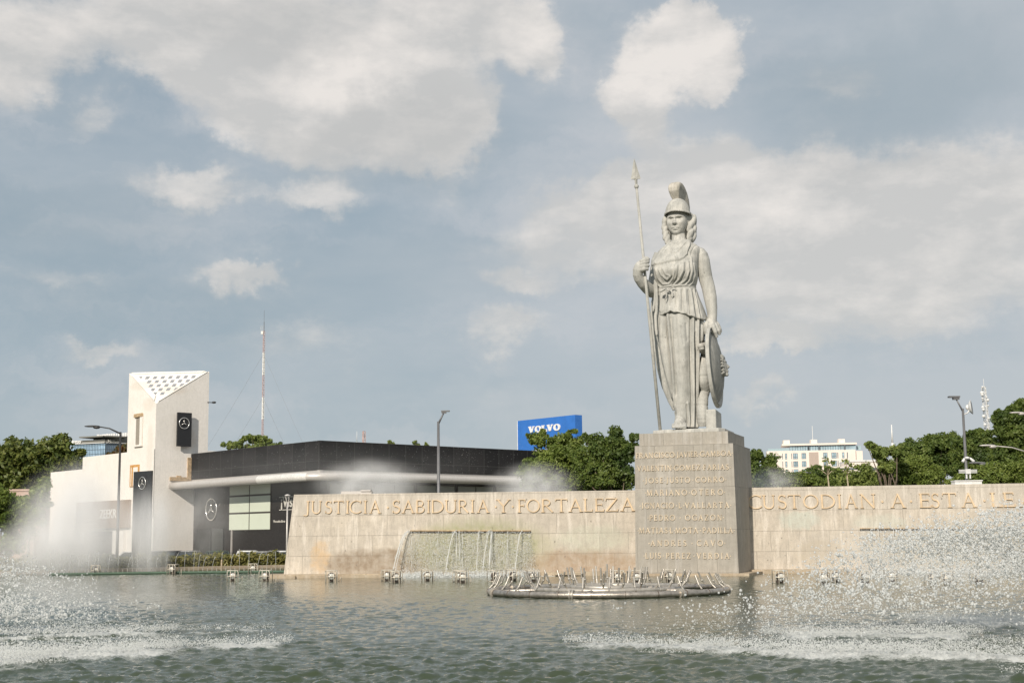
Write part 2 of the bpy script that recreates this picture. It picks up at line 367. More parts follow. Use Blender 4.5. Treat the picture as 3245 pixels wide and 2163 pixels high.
# ------------------------------------------------------------------ ground, road, water
BC = (2.0, 32.0); BR = 34.0        # round basin
def ground_z(x, y):
    r = np.hypot(x - BC[0], y - BC[1])
    return np.where(r < BR + 1, -0.30, np.where(r < BR + 2.2, -0.10, -0.10 - 0.95 * np.clip((r - BR - 3.5) / 7.0, 0, 1)))
def build_ground():
    m, N = new_mat('park_ground'); G = N.n('ShaderNodeNewGeometry').outputs['Position']
    n = N.noise(G, .35, 6, .6); n2 = N.noise(G, 6, 4, .6)
    c = N.mix(N.mr(n, .4, .6), (.10, .10, .055), (.16, .14, .10)); c = N.mix(N.mr(n2, .3, .7, 0, .5), c, (.07, .08, .04))
    b = N.n('ShaderNodeBsdfPrincipled', ins={'Base Color': c, 'Roughness': .95}); finish(N, b.outputs[0])
    rr = np.concatenate([np.linspace(0, 30, 6), np.linspace(31, 46, 44), np.linspace(48, 100, 12), np.array([150, 300, 700, 1600, 3500])])
    na = 96; a = np.linspace(0, 2 * math.pi, na, endpoint=False)
    X = BC[0] + rr[:, None] * np.cos(a)[None]; Y = BC[1] + rr[:, None] * np.sin(a)[None]
    V = np.stack([X, Y, ground_z(X, Y)], -1).reshape(-1, 3)
    i, k = np.meshgrid(np.arange(len(rr) - 1), np.arange(na), indexing='ij')
    k2 = (k + 1) % na
    Fc = np.stack([i * na + k, (i + 1) * na + k, (i + 1) * na + k2, i * na + k2], -1).reshape(-1, 4)
    tag(mesh_obj('ground', V, Fc, m, smooth=True), kind='structure')
    asph = simple('asphalt', (.055, .055, .056), .9, var=.25, scale=2, bump=.3)
    a = np.linspace(0, 2 * math.pi, 161); mb = MB()
    for i in range(160):
        P = []
        for r, z in ((45.5, -1.046), (58, -1.046)):
            for t in (a[i], a[i + 1]): P.append((BC[0] + r * math.cos(t), BC[1] + r * math.sin(t), z))
        mb.add(P, [(0, 2, 3, 1)])
    tag(mb.build('road', asph), kind='structure')
    mb = MB(); kb = simple('kerb_paint', (.50, .47, .40), .8, var=.3)
    for i in range(160):
        for r0, r1 in ((45.0, 45.4), (58.1, 58.5)):
            P = [(BC[0] + r * math.cos(t), BC[1] + r * math.sin(t), z) for z in (-1.1, -.92) for r, t in ((r0, a[i]), (r1, a[i]), (r1, a[i + 1]), (r0, a[i + 1]))]
            mb.hexa(P)
    tag(mb.build('kerb', kb), kind='structure')
build_ground()

# landing bands of the throwing jets: (x0,y0,x1,y1,width,strength)
BANDS = [(0.6, 17.8, 2.6, 16.7, .30, .8), (2.2, 16.9, 6.5, 14.7, .42, 1.0), (3.3, 18.8, 6.2, 18.6, .45, .85), (6.0, 21.4, 10.5, 20.4, .6, 1.0), (3.0, 15.9, 7.0, 17.2, .5, .35), (4.6, 13.4, 5.6, 13.3, .15, .5), (1.4, 16.0, 3.2, 15.6, .14, .3),
         (-7.2, 16.6, -4.2, 17.6, .62, 1.0), (-8.0, 16.1, -5.4, 16.4, .5, 1.0), (-4.8, 17.5, -2.9, 18.2, .34, .75), (-7.6, 20.3, -5.0, 20.8, .36, .85), (-5.4, 20.8, -3.6, 20.9, .2, .45), (-7.5, 15.3, -5.0, 15.6, .3, .4)]
def band_field(x, y):
    f = np.zeros_like(x); y = y + .13 * np.sin(x * 2.3 + .4) + .07 * np.sin(x * 6.1 + y * 2) + .05 * np.sin(x * 13 - y * 5); brk = .80 + .20 * np.sin(x * 3.7 + 2 * np.sin(y * 2.9))
    for (x0, y0, x1, y1, w, s) in BANDS:
        dx, dy = x1 - x0, y1 - y0; L2 = dx * dx + dy * dy
        t = np.clip(((x - x0) * dx + (y - y0) * dy) / L2, -.06, 1.06)
        d = np.hypot(x - x0 - t * dx, (y - y0 - t * dy)) / (w * 1.6)
        e = np.clip(1.0 - d * .75, 0, 1) * s * (1 - np.clip((np.abs(t - .5) - .35) / .2, 0, .75))
        f = np.maximum(f, e)
    return f * brk
def build_water():
    rows = [2.5]; 
    while rows[-1] < 67: rows.append(rows[-1] * 1.0032 + .003)
    y = np.array(rows); s = np.linspace(-.62, .62, 900)
    Y = np.repeat(y[:, None], len(s), 1); X = Y * s[None]
    keep = (np.hypot(X - BC[0], Y - BC[1]) < BR)
    z = np.zeros_like(X); r2 = np.random.default_rng(3)
    for k in range(64):
        lam = .12 * (5.5 ** (k / 63)); th = math.pi / 2 + r2.normal(0, .62) + (math.pi if r2.random() < .2 else 0); kk = 2 * math.pi / lam
        amp = .0100 * lam ** .74 * r2.uniform(.5, 1.5)
        ph = r2.uniform(0, 2 * math.pi)
        w = (X * math.cos(th) + Y * math.sin(th)) * kk + ph + .8 * np.sin(X * .7 + Y * .31 + k) + .6 * np.sin(Y * 1.1 - X * .4 + 2 * k)
        g = 1 - np.abs(np.sin(w / 2)); z += amp * (g * g * 1.5 - .6) * 1.1
    gust = .62 + .38 * np.sin(X * .31 + 1.2 + .8 * np.sin(Y * .16)) * np.sin(Y * .23 - .6)
    calm = np.interp(Y, [3, 14, 24, 36, 46, 60], [1.5, 1.15, .58, .27, .20, .3])
    z *= gust * calm
    fo = band_field(X, Y)
    z += np.where(fo > .05, fo, 0) * (r2.random(z.shape) * .05 + .015)
    # splashing foot of the falls
    foot = np.exp(-((Y - 45.9) / .35) ** 2) * ((X > -4.3) & (X < 1.3)) * .8 + np.exp(-((Y - 45.0) / .35) ** 2) * ((X > 11.0) & (X < 18)) * .8
    fo = np.maximum(fo, foot)
    V = np.stack([X, Y, z], -1).reshape(-1, 3); n, mm = X.shape
    i, k = np.meshgrid(np.arange(n - 1), np.arange(mm - 1), indexing='ij')
    kf = keep[:-1, :-1] & keep[1:, :-1] & keep[:-1, 1:] & keep[1:, 1:]
    Fc = np.stack([i * mm + k, i * mm + k + 1, (i + 1) * mm + k + 1, (i + 1) * mm + k], -1)[kf].reshape(-1, 4)
    m, N = new_mat('fountain_water'); G = N.n('ShaderNodeNewGeometry').outputs['Position']
    at = N.n('ShaderNodeAttribute', attribute_name='foam').outputs['Fac']
    b1 = N.noise(N.vm('MULTIPLY', G, (.6, 1.2, 1)), 17, 5, .65); b2 = N.noise(G, 48, 3, .6)
    h = N.m('ADD', N.m('MULTIPLY', b1, .7), N.m('MULTIPLY', b2, .25))
    bp = N.n('ShaderNodeBump', ins={'Strength': .26, 'Distance': .03, 'Height': h})
    murk = N.mix(N.mr(N.noise(G, .18, 3, .5), .35, .65), (.040, .058, .033), (.052, .068, .038))
    w = N.n('ShaderNodeBsdfPrincipled', ins={'Base Color': murk, 'Roughness': .04, 'IOR': 1.333, 'Normal': bp.outputs[0]})
    w.inputs['Specular IOR Level'].default_value = .42; w.inputs['Specular Tint'].default_value = (.95, 1, .84, 1)
    fn = N.noise(N.vm('MULTIPLY', G, (1, 1.5, 1)), 8, 6, .7); fn2 = N.noise(N.vm('MULTIPLY', G, (1, 1.2, 1)), 34, 4, .7)
    fm = N.mr(N.m('ADD', N.m('MULTIPLY', at, 1.15), N.m('ADD', N.m('MULTIPLY', fn, .75), N.m('MULTIPLY', fn2, .35))), .84, 1.12, 0, .97)
    fm = N.m('MULTIPLY', fm, N.mr(at, .02, .2))
    fbp = N.n('ShaderNodeBump', ins={'Strength': .9, 'Distance': .04, 'Height': fn2})
    foam = N.n('ShaderNodeBsdfPrincipled', ins={'Base Color': (.74, .76, .74, 1), 'Roughness': .7, 'Normal': fbp.outputs[0]})
    mx = N.n('ShaderNodeMixShader', ins={0: fm, 1: w.outputs[0], 2: foam.outputs[0]}); finish(N, mx.outputs[0])
    o = mesh_obj('water', V, Fc, m, smooth=True)
    a = o.data.attributes.new('foam', 'FLOAT', 'POINT'); a.data.foreach_set('value', fo.ravel().astype(np.float32))
    tag(o, kind='structure')
    # flat water beside and behind the fan-shaped sheet (never in the photograph's frame)
    mb = MB()
    for sgn in (-1, 1):
        n = 60; P = []
        for i in range(n + 1):
            yy = BC[1] - BR + .02 + (2 * BR - .04) * i / n; half = math.sqrt(max(0, BR ** 2 - (yy - BC[1]) ** 2)); xe = BC[0] + sgn * half
            xi = max(yy, 0) * .62 * sgn
            if sgn * xe > sgn * xi: P.append(((xi, yy, -.01), (xe, yy, -.01)))
        for a_, b_ in zip(P[:-1], P[1:]): mb.add([a_[0], a_[1], b_[1], b_[0]], [(0, 1, 2, 3)] if sgn > 0 else [(0, 3, 2, 1)])
    tag(mb.build('side_water', m), kind='structure')
build_water()

def build_rim():
    mb = MB(); n = 200
    for i in range(n):
        t0, t1 = 2 * math.pi * i / n, 2 * math.pi * (i + 1) / n
        if math.sin((t0 + t1) / 2) < -.75: continue
        P = [(BC[0] + r * math.cos(t), BC[1] + r * math.sin(t), z) for z in (-.6, .10) for r, t in ((BR, t0), (BR + .45, t0), (BR + .45, t1), (BR, t1))]
        mb.hexa(P)
    tag(mb.build('basin_rim', M['ledge']), 'low stone rim around the round fountain basin in front of the clipped hedge', 'basin rim')
build_rim()

# ------------------------------------------------------------------ monument: ledge, pedestal, two walls
FL, FR_, BRt, BL = (4.02, 45.42), (7.12, 44.5), (8.20, 47.6), (5.10, 48.55)
c0 = Vector(((FL[0] + BRt[0]) / 2, (FL[1] + BRt[1]) / 2, 0))
def quadring(pts, z, out=0.0, shift=(0, 0)):
    c = Vector((sum(p[0] for p in pts) / 4, sum(p[1] for p in pts) / 4))
    return [(c.x + (p[0] - c.x) * (1 + out) + shift[0], c.y + (p[1] - c.y) * (1 + out) + shift[1], z) for p in pts]
ped = empty('pedestal', (c0.x, c0.y, 0.05), 'tall grey stone pedestal under the statue carrying nine rows of carved names', 'pedestal')
top = quadring([FL, FR_, BRt, BL], 4.21); bot = quadring([FL, FR_, BRt, BL], 0.06, .035)
MB().hexa(bot + top).build('shaft', M['granite'], ped)
capf = [(4.19, 45.57), (7.00, 44.73), (8.0, 47.55), (5.2, 48.4)]
o = MB().hexa(quadring(capf, 4.205) + quadring(capf, 4.62)).build('cap', M['granite'], ped)
fn_p = (Vector(bot[1]) - Vector(bot[0])).cross(Vector(top[0]) - Vector(bot[0])).normalized()

def wall_path(side):
    if side == 0: return [(-7.55, 47.45), (-4.2, 47.25), (0.0, 47.05), (4.75, 46.7)]
    return [(7.90, 47.02), (11.0, 46.55), (15.0, 45.86), (19.0, 45.15), (24.0, 44.2)]
def build_wall(side, label):
    P = wall_path(side); zt = 2.80 if side == 0 else 2.85; bat = .30; th = 1.1
    w = empty('inscription_wall', ((P[0][0] + P[-1][0]) / 2, P[0][1] + .5, 0.05), label, 'monument wall', 'inscribed concrete walls beside the pedestal')
    mb = MB(); f0, f1, b0, b1 = [], [], [], []
    for i, (x, y) in enumerate(P):
        ex = -.28 if (side == 0 and i == 0) else 0
        f0.append((x + ex, y - bat, .04)); f1.append((x, y, zt)); b0.append((x + ex, y + th + .2, .04)); b1.append((x, y + th, zt))
    n = len(P); V = f0 + f1 + b1 + b0; Fc = []
    for i in range(n - 1):
        for k in range(3): Fc.append((k * n + i, k * n + i + 1, (k + 1) * n + i + 1, (k + 1) * n + i))
    Fc += [(0, n, 2 * n, 3 * n), (n - 1, 4 * n - 1, 3 * n - 1, 2 * n - 1)]
    mb.add(V, Fc); o = mb.build('wall_body', M['concrete_w'], w)
    return w, P, zt, bat
W1, P1, Z1, B1 = build_wall(0, 'long pale stone wall left of the pedestal reading JUSTICIA SABIDURIA Y FORTALEZA')
W2, P2, Z2, B2 = build_wall(1, 'long pale stone wall right of the pedestal reading CUSTODIAN A ESTA LEA')
def wall_face(side, px, py):
    """point on the battered face seen at a pixel, with the face's frame"""
    P = P1 if side == 0 else P2; zt = Z1 if side == 0 else Z2; bat = .30
    for (a, b) in zip(P[:-1], P[1:]):
        p = Vector((a[0], a[1], zt)); t = Vector((b[0] - a[0], b[1] - a[1], 0)).normalized(); d = Vector((0, -bat, -(zt - .04)))
        n = t.cross(d).normalized()
        if n.y > 0: n = -n
        q = onplane(px, py, p, n)
        if q.x <= b[0] + 1e-6 or b is P[-1]: return q, t, -d.normalized(), n
# ledge at the water
mb = MB()
def ledge(pts, y_out, z, wd):
    for (a, b) in zip(pts[:-1], pts[1:]):
        mb.hexa([(a[0], a[1] - y_out, -.35), (b[0], b[1] - y_out, -.35), (b[0], b[1] + wd, -.35), (a[0], a[1] + wd, -.35),
                 (a[0], a[1] - y_out + .04, z), (b[0], b[1] - y_out + .04, z), (b[0], b[1] + wd, z), (a[0], a[1] + wd, z)])
ledge([(-8.35, 47.5)] + P1[1:3] + [(4.3, 46.72)], .80, .115, .6)
ledge([(7.2, 47.1)] + P2[1:], .72, .115, .6)
mb.hexa([(3.55, 45.2, -.35), (7.45, 44.0, -.35), (8.6, 47.2, -.35), (4.6, 48.4, -.35), (3.6, 45.22, .06), (7.42, 44.05, .06), (8.6, 47.2, .06), (4.6, 48.4, .06)])
for k in range(26):
    x = rng.uniform(-8.2, 3.6); y = np.interp(x, [p[0] for p in P1], [p[1] for p in P1]) - .80; l = rng.uniform(.25, .9)
    mb.box((x, y - .02, rng.uniform(.0, .06)), (l, rng.uniform(.05, .14), rng.uniform(.06, .12)))
tag(mb.build('stone_ledge', M['ledge']), 'worn stone ledge at the waterline under the walls and pedestal', 'ledge')

# ------------------------------------------------------------------ carved letters (Roman capitals drawn as strokes)
TK, TN = .115, .062     # thick and thin stroke widths (height = 1)
def arc(cx, cy, rx, ry, a0, a1, n=18):
    return [(cx + rx * math.cos(R(a0 + (a1 - a0) * i / n)), cy + ry * math.sin(R(a0 + (a1 - a0) * i / n))) for i in range(n + 1)]
def ow(n, a0, a1): return [TN + (TK - TN) * abs(math.cos(R(a0 + (a1 - a0) * i / n))) for i in range(n + 1)]
def S(p, w): return (p, w if isinstance(w, list) else [w] * len(p))
def ser(x, y, w=.22): return S([(x - w / 2, y), (x + w / 2, y)], .05)
GL = {
 'A': (.82, [S([(.10, 0), (.42, 1)], TN), S([(.40, 1), (.72, 0)], TK), S([(.22, .36), (.60, .36)], TN), ser(.10, .025), ser(.73, .025)]),
 'B': (.62, [S([(.12, 0), (.12, 1)], TK), S([(.1, .975), (.3, .975)] + arc(.3, .76, .20, .215, 90, -90) + [(.1, .545)], .07), S([(.1, .53), (.32, .53)] + arc(.32, .28, .24, .25, 90, -90) + [(.1, .03)], .075)]),
 'C': (.82, [(arc(.50, .5, .42, .48, 48, 318, 26), ow(26, 48, 318)), S([(.78, .98), (.78, .78)], .05)]),
 'D': (.84, [S([(.13, 0), (.13, 1)], TK), (([(.1, .97), (.3, .97)] + arc(.3, .5, .46, .47, 90, -90) + [(.1, .03)]), [TN, TN] + ow(18, 90, -90) + [TN])]),
 'E': (.60, [S([(.13, 0), (.13, 1)], TK), S([(.05, .97), (.52, .97)], TN), S([(.13, .52), (.45, .52)], TN), S([(.05, .03), (.56, .03)], TN), S([(.51, 1), (.51, .84)], .045), S([(.55, 0), (.57, .18)], .045), S([(.45, .45), (.45, .6)], .04)]),
 'F': (.56, [S([(.13, 0), (.13, 1)], TK), S([(.05, .97), (.50, .97)], TN), S([(.13, .52), (.42, .52)], TN), S([(.49, 1), (.49, .83)], .045), ser(.13, .025), S([(.42, .45), (.42, .6)], .04)]),
 'G': (.86, [(arc(.50, .5, .42, .48, 48, 322, 26), ow(26, 48, 322)), S([(.80, .98), (.80, .78)], .05), S([(.80, .05), (.80, .42)], TK), ser(.78, .43, .2)]),
 'I': (.30, [S([(.15, 0), (.15, 1)], TK), ser(.15, .025), ser(.15, .975)]),
 'J': (.44, [(([(.28, 1), (.28, .12)] + arc(.14, .0, .14, .16, 30, -100, 8) + [(.02, -.10)]), [TK, TK] + [TK - .06 * i / 9 for i in range(9)] + [TK]), ser(.28, .975)]),
 'L': (.58, [S([(.13, 0), (.13, 1)], TK), S([(.05, .03), (.52, .03)], TN), S([(.52, 0), (.54, .2)], .045), ser(.13, .975)]),
 'M': (.98, [S([(.10, 0), (.16, 1)], TN), S([(.15, 1), (.49, .05)], TK), S([(.49, .05), (.82, 1)], TN), S([(.82, 1), (.88, 0)], TK), ser(.10, .025, .18), ser(.88, .025, .2)]),
 'N': (.86, [S([(.13, 0), (.13, 1)], TN), S([(.12, 1), (.74, .0)], TK), S([(.74, 0), (.74, 1)], TN), ser(.13, .025, .18), ser(.74, .975, .2), ser(.10, .975, .12)]),
 'O': (.98, [(arc(.49, .5, .42, .47, 0, 360, 36), ow(36, 0, 360))]),
 'P': (.62, [S([(.13, 0), (.13, 1)], TK), S([(.1, .97), (.3, .97)] + arc(.32, .72, .23, .25, 90, -90) + [(.12, .46)], .075), ser(.13, .025)]),
 'R': (.74, [S([(.13, 0), (.13, 1)], TK), S([(.1, .97), (.3, .97)] + arc(.32, .74, .22, .23, 90, -90) + [(.12, .50)], .075), S([(.32, .50), (.70, .0)], TK), ser(.13, .025)]),
 'S': (.56, [((arc(.28, .745, .19, .225, 35, 270, 14) + arc(.28, .265, .21, .245, 90, -145, 14)[1:]), [TN + (TK - TN) * math.sin(math.pi * i / 28) for i in range(29)]), S([(.46, .97), (.46, .80)], .045), S([(.07, .03), (.07, .22)], .045)]),
 'T': (.72, [S([(.36, 0), (.36, 1)], TK), S([(.04, .97), (.68, .97)], TN), S([(.045, 1.0), (.03, .84)], .045), S([(.675, 1.0), (.69, .84)], .045), ser(.36, .025)]),
 'U': (.82, [(([(.14, 1), (.14, .34)] + arc(.42, .32, .28, .30, 180, 360, 14) + [(.70, 1)]), [TK, TK] + [TK - .05 * i / 14 for i in range(15)] + [TN]), ser(.14, .975), ser(.70, .975, .18)]),
 'V': (.80, [S([(.08, 1), (.40, 0)], TK), S([(.40, 0), (.72, 1)], TN), ser(.09, .975), ser(.71, .975, .18)]),
 'Y': (.78, [S([(.08, 1), (.39, .48)], TK), S([(.39, .48), (.70, 1)], TN), S([(.39, 0), (.39, .50)], TK), ser(.09, .975), ser(.69, .975, .18), ser(.39, .025)]),
 'Z': (.72, [S([(.06, .97), (.66, .97)], TN), S([(.64, .97), (.08, .03)], TK), S([(.06, .03), (.68, .03)], TN), S([(.07, 1), (.06, .82)], .045), S([(.67, 0), (.69, .19)], .045)]),
 'K': (.74, [S([(.13, 0), (.13, 1)], TK), S([(.62, 1), (.16, .5)], TN), S([(.26, .58), (.68, 0)], TK)]),
 '.': (.14, [(arc(.07, .45, .035, .045, 0, 360, 10), [.07] * 11)]),
}
def strokes(mb, ch, fr, h, wscale, depth, heavy=1.0, k0=0):
    """fr(u,v,d) -> point: u along the line, v up (m), d out of the face"""
    adv, st = GL[ch]
    for si, (pts, ws) in enumerate(st):
        n = len(pts); Lp, Rp = [], []
        for i in range(n):
            a = pts[max(i - 1, 0)]; b = pts[min(i + 1, n - 1)]
            if pts[0] == pts[-1] and i in (0, n - 1): a, b = pts[-2], pts[1]
            dx, dy = b[0] - a[0], b[1] - a[1]; l = math.hypot(dx, dy) or 1; nx, ny = -dy / l, dx / l; w = ws[i] / 2 * heavy
            Lp.append((pts[i][0] + nx * w, pts[i][1] + ny * w)); Rp.append((pts[i][0] - nx * w, pts[i][1] - ny * w))
        d = depth + (si + k0) * .0015; V = []
        for (q, dd) in ((Lp, d), (Rp, d), (Lp, -.03), (Rp, -.03)):
            V += [fr(x * h * wscale, y * h, dd) for x, y in q]
        Fc = []
        for i in range(n - 1):
            Fc += [(i, n + i, n + i + 1, i + 1), (i, i + 1, 2 * n + i + 1, 2 * n + i), (n + i + 1, n + i, 3 * n + i, 3 * n + i + 1)]
        Fc += [(0, 2 * n, 3 * n, n), (n - 1, 2 * n - 1, 4 * n - 1, 3 * n - 1)]
        mb.add(V, Fc)
def put_letter(mb, ch, p, t, up, nrm, width, h, depth, heavy=1.0):
    adv = GL[ch][0]; ws = width / (adv * h) if width else 1.0
    strokes(mb, ch, lambda u, v, d: p + t * u + up * v + nrm * d, h, ws, depth, heavy)
def wall_text(side, items, base, capt, parent):
    mb = MB(); cur = MB()
    for ch, x0, x1 in items:
        yb = base(x0); p, t, up, nr = wall_face(side, x0, yb); q, _, _, _ = wall_face(side, x1, base(x1)); tp, _, _, _ = wall_face(side, x0, capt(x0))
        h = (tp - p).length
        if ch == '.':
            if cur.v: cur.build('carved_word', M['letter'], parent); cur = MB()
            put_letter(mb, ch, p + up * 0, t, up, nr, None, h, .04)
        else: put_letter(cur, ch, p - t * .02, t, up, nr, (q - p).length + .04, h, .05, .76)
    cur.build('carved_word', M['letter'], parent) if cur.v else None
    mb.build('separator_dots', M['letter'], parent)
A3 = lambda v: 900 + v / 2.941
A4 = lambda v: 1500 + v / 2.412
A7 = lambda v: 2350 + v / 2.3654
it = [(c, A3(a), A3(b)) for c, a, b in [('J', 190, 240), ('U', 255, 348), ('S', 385, 445), ('T', 465, 552), ('I', 576, 610), ('C', 612, 715), ('I', 742, 775), ('A', 800, 898), ('.', 960, 970), ('S', 1012, 1082), ('A', 1103, 1213), ('B', 1228, 1308), ('I', 1332, 1362), ('D', 1372, 1488),
    ('U', 1500, 1608), ('R', 1622, 1718), ('I', 1742, 1774), ('A', 1803, 1908), ('.', 1966, 1974), ('Y', 1985, 2108), ('.', 2124, 2132)]]
it += [(c, A4(a), A4(b)) for c, a, b in [('F', 342, 398), ('O', 410, 508), ('R', 520, 608), ('T', 630, 718), ('A', 732, 832), ('L', 845, 910), ('E', 928, 998), ('Z', 1010, 1105), ('A', 1128, 1232)]]
wall_text(0, it, lambda x: np.interp(x, [960, 1700, 2005], [1627.5, 1623, 1618.5]), lambda x: np.interp(x, [960, 1700, 2005], [1587, 1581.5, 1577]), W1)
it = [(c, A7(a), A7(b)) for c, a, b in [('C', 48, 148), ('U', 160, 252), ('S', 275, 338), ('T', 352, 444), ('O', 466, 578), ('D', 592, 704), ('I', 722, 752), ('A', 782, 866), ('N', 890, 1006), ('.', 1051, 1059), ('A', 1122, 1228), ('.', 1266, 1274), ('E', 1332, 1422), ('S', 1428, 1484), ('T', 1512, 1612),
    ('A', 1655, 1758), ('.', 1816, 1824), ('L', 1870, 1958), ('E', 1963, 2052), ('A', 2088, 2200), ('L', 2225, 2310), ('T', 2335, 2430), ('A', 2450, 2555), ('D', 2575, 2690)]]
wall_text(1, it, lambda x: np.interp(x, [2370, 2773, 3200], [1612, 1609.5, 1606]), lambda x: np.interp(x, [2370, 2773, 3200], [1569, 1564.5, 1560]), W2)
# pedestal names
A5 = lambda v: 1950 + v / 2.904
Y5 = lambda v: 1320 + v / 2.904
LINES = [(383, 357, 47, [('FRANCISCO', 190, 548), ('.', 553, 0), ('JAVIER', 563, 762), ('.', 768, 0), ('GAMBOA', 780, 1068), ('.', 1073, 0)]),
 (500, 484, 47, [('.', 192, 0), ('VALENTIN', 203, 520), ('.', 530, 0), ('GOMEZ', 541, 782), ('.', 797, 0), ('FARIAS', 810, 1045), ('.', 1056, 0)]),
 (612, 598, 48, [('.', 255, 0), ('JOSE', 272, 440), ('.', 452, 0), ('JUSTO', 468, 690), ('.', 712, 0), ('CORRO', 738, 1003), ('.', 1014, 0)]),
 (725, 717, 50, [('.', 277, 0), ('MARIANO', 290, 662), ('.', 680, 0), ('OTERO', 700, 993), ('.', 1003, 0)]),
 (843, 836, 50, [('.', 228, 0), ('IGNACIO', 245, 543), ('.', 562, 0), ('L', 583, 615), ('.', 628, 0), ('VALLARTA', 642, 1048), ('.', 1060, 0)]),
 (955, 950, 50, [('.', 300, 0), ('PEDRO', 315, 552), ('.', 595, 0), ('OGAZON', 643, 983), ('.', 992, 0)]),
 (1070, 1068, 50, [('.', 208, 0), ('MATIAS', 220, 483), ('.', 493, 0), ('L', 503, 530), ('.', 541, 0), ('MOTA', 553, 762), ('.', 782, 0), ('PADILLA', 803, 1083), ('.', 1091, 0)]),
 (1187, 1185, 50, [('.', 308, 0), ('ANDRES', 325, 656), ('.', 703, 0), ('CAVO', 750, 993), ('.', 1004, 0)]),
 (1302, 1303, 50, [('.', 262, 0), ('LUIS', 277, 422), ('.', 441, 0), ('PEREZ', 468, 695), ('.', 722, 0), ('VERDIA', 750, 1050), ('.', 1058, 0)])]
mb_dot = MB()
nrm_p = -fn_p if fn_p.y > 0 else fn_p
for (bl, brr, hh, words) in LINES:
    yb = lambda v: Y5(np.interp(v, [190, 1075], [bl, brr]))
    for w, a, b in words:
        mb = MB() if w != '.' else mb_dot
        p = onplane(A5(a), yb(a), bot[0], nrm_p)
        up = (Vector(top[0]) - Vector(bot[0])); up = (up - nrm_p * up.dot(nrm_p)).normalized()
        tp = onplane(A5(a), yb(a) - hh / 2.904, bot[0], nrm_p); h = (tp - p).length * 1.02
        if w == '.':
            t = (Vector(bot[1]) - Vector(bot[0])).normalized(); put_letter(mb, '.', p, t, up, nrm_p, None, h, .02, 1.3); continue
        q = onplane(A5(b), yb(b), bot[0], nrm_p); t = (q - p).normalized(); up2 = (nrm_p.cross(t)); up2 = up2 if up2.z > 0 else -up2
        L = (q - p).length; gaps = .05 * h * (len(w) - 1); tot = sum(GL[c][0] for c in w); gap = 0.10
        sc = L / ((tot + gap * (len(w) - 1)) * h); u = 0
        lw = min(sc, 1.02); extra = (L - tot * lw * h) / max(1, len(w) - 1) if len(w) > 1 else 0
        for c in w:
            put_letter(mb, c, p + t * u, t, up2, nrm_p, GL[c][0] * lw * h, h, .032, .86); u += GL[c][0] * lw * h + extra
        mb.build('carved_name', M['letter2'], ped)
mb_dot.build('separator_dots', M['letter2'], ped)

# slots the falls pour from
def lip(side, x0, x1, y0, y1, parent):
    mb = MB(); 
    n = 24; 
    for i in range(n):
        xa = x0 + (x1 - x0) * i / n; xb = x0 + (x1 - x0) * (i + .93) / n; ya = y0 + (y1 - y0) * i / n
        a, t, up, nr = wall_face(side, xa, ya); b, _, _, _ = wall_face(side, xb, ya)
        q = [a, b, b + up * .03, a + up * .03]
        mb.prism([v - nr * .05 for v in q], nr * .13)
    mb.build('spout_lip', M['trim'], parent)
    mb = MB(); a, t, up, nr = wall_face(side, x0, y0 + 3); b, _, _, _ = wall_face(side, x1, y1 + 3)
    mb.prism([a - up * .03, b - up * .03, b + up * .01, a + up * .01], nr * .012); mb.build('slot', M['darkhole'], parent)
lip(0, 1300, 1683, 1682.5, 1682.5, W1)
lip(1, 2725, 3230, 1675, 1674, W2)
# flat floodlight on the left wall's top, junction box on the right wall's top
a = U(1130, 1561, 47.6)
tag(MB().box((a.x, 47.7, Z1 + .05), (1.05, .45, .09)).box((a.x + .33, 47.68, Z1 + .11), (.34, .5, .05)).build('flat_light_fixture', M['canopy']), 'flat pale light fixture lying on the top of the left inscribed wall', 'light fixture')
a = U(3066, 1530, 46.2)
tag(MB().box((a.x, 46.3, Z2 + .05), (.9, .4, .12)).box((a.x, 46.28, Z2 + .125), (.94, .44, .03)).build('junction_box', M['polewhite']), 'small pale box on top of the right wall below the camera pole', 'box')
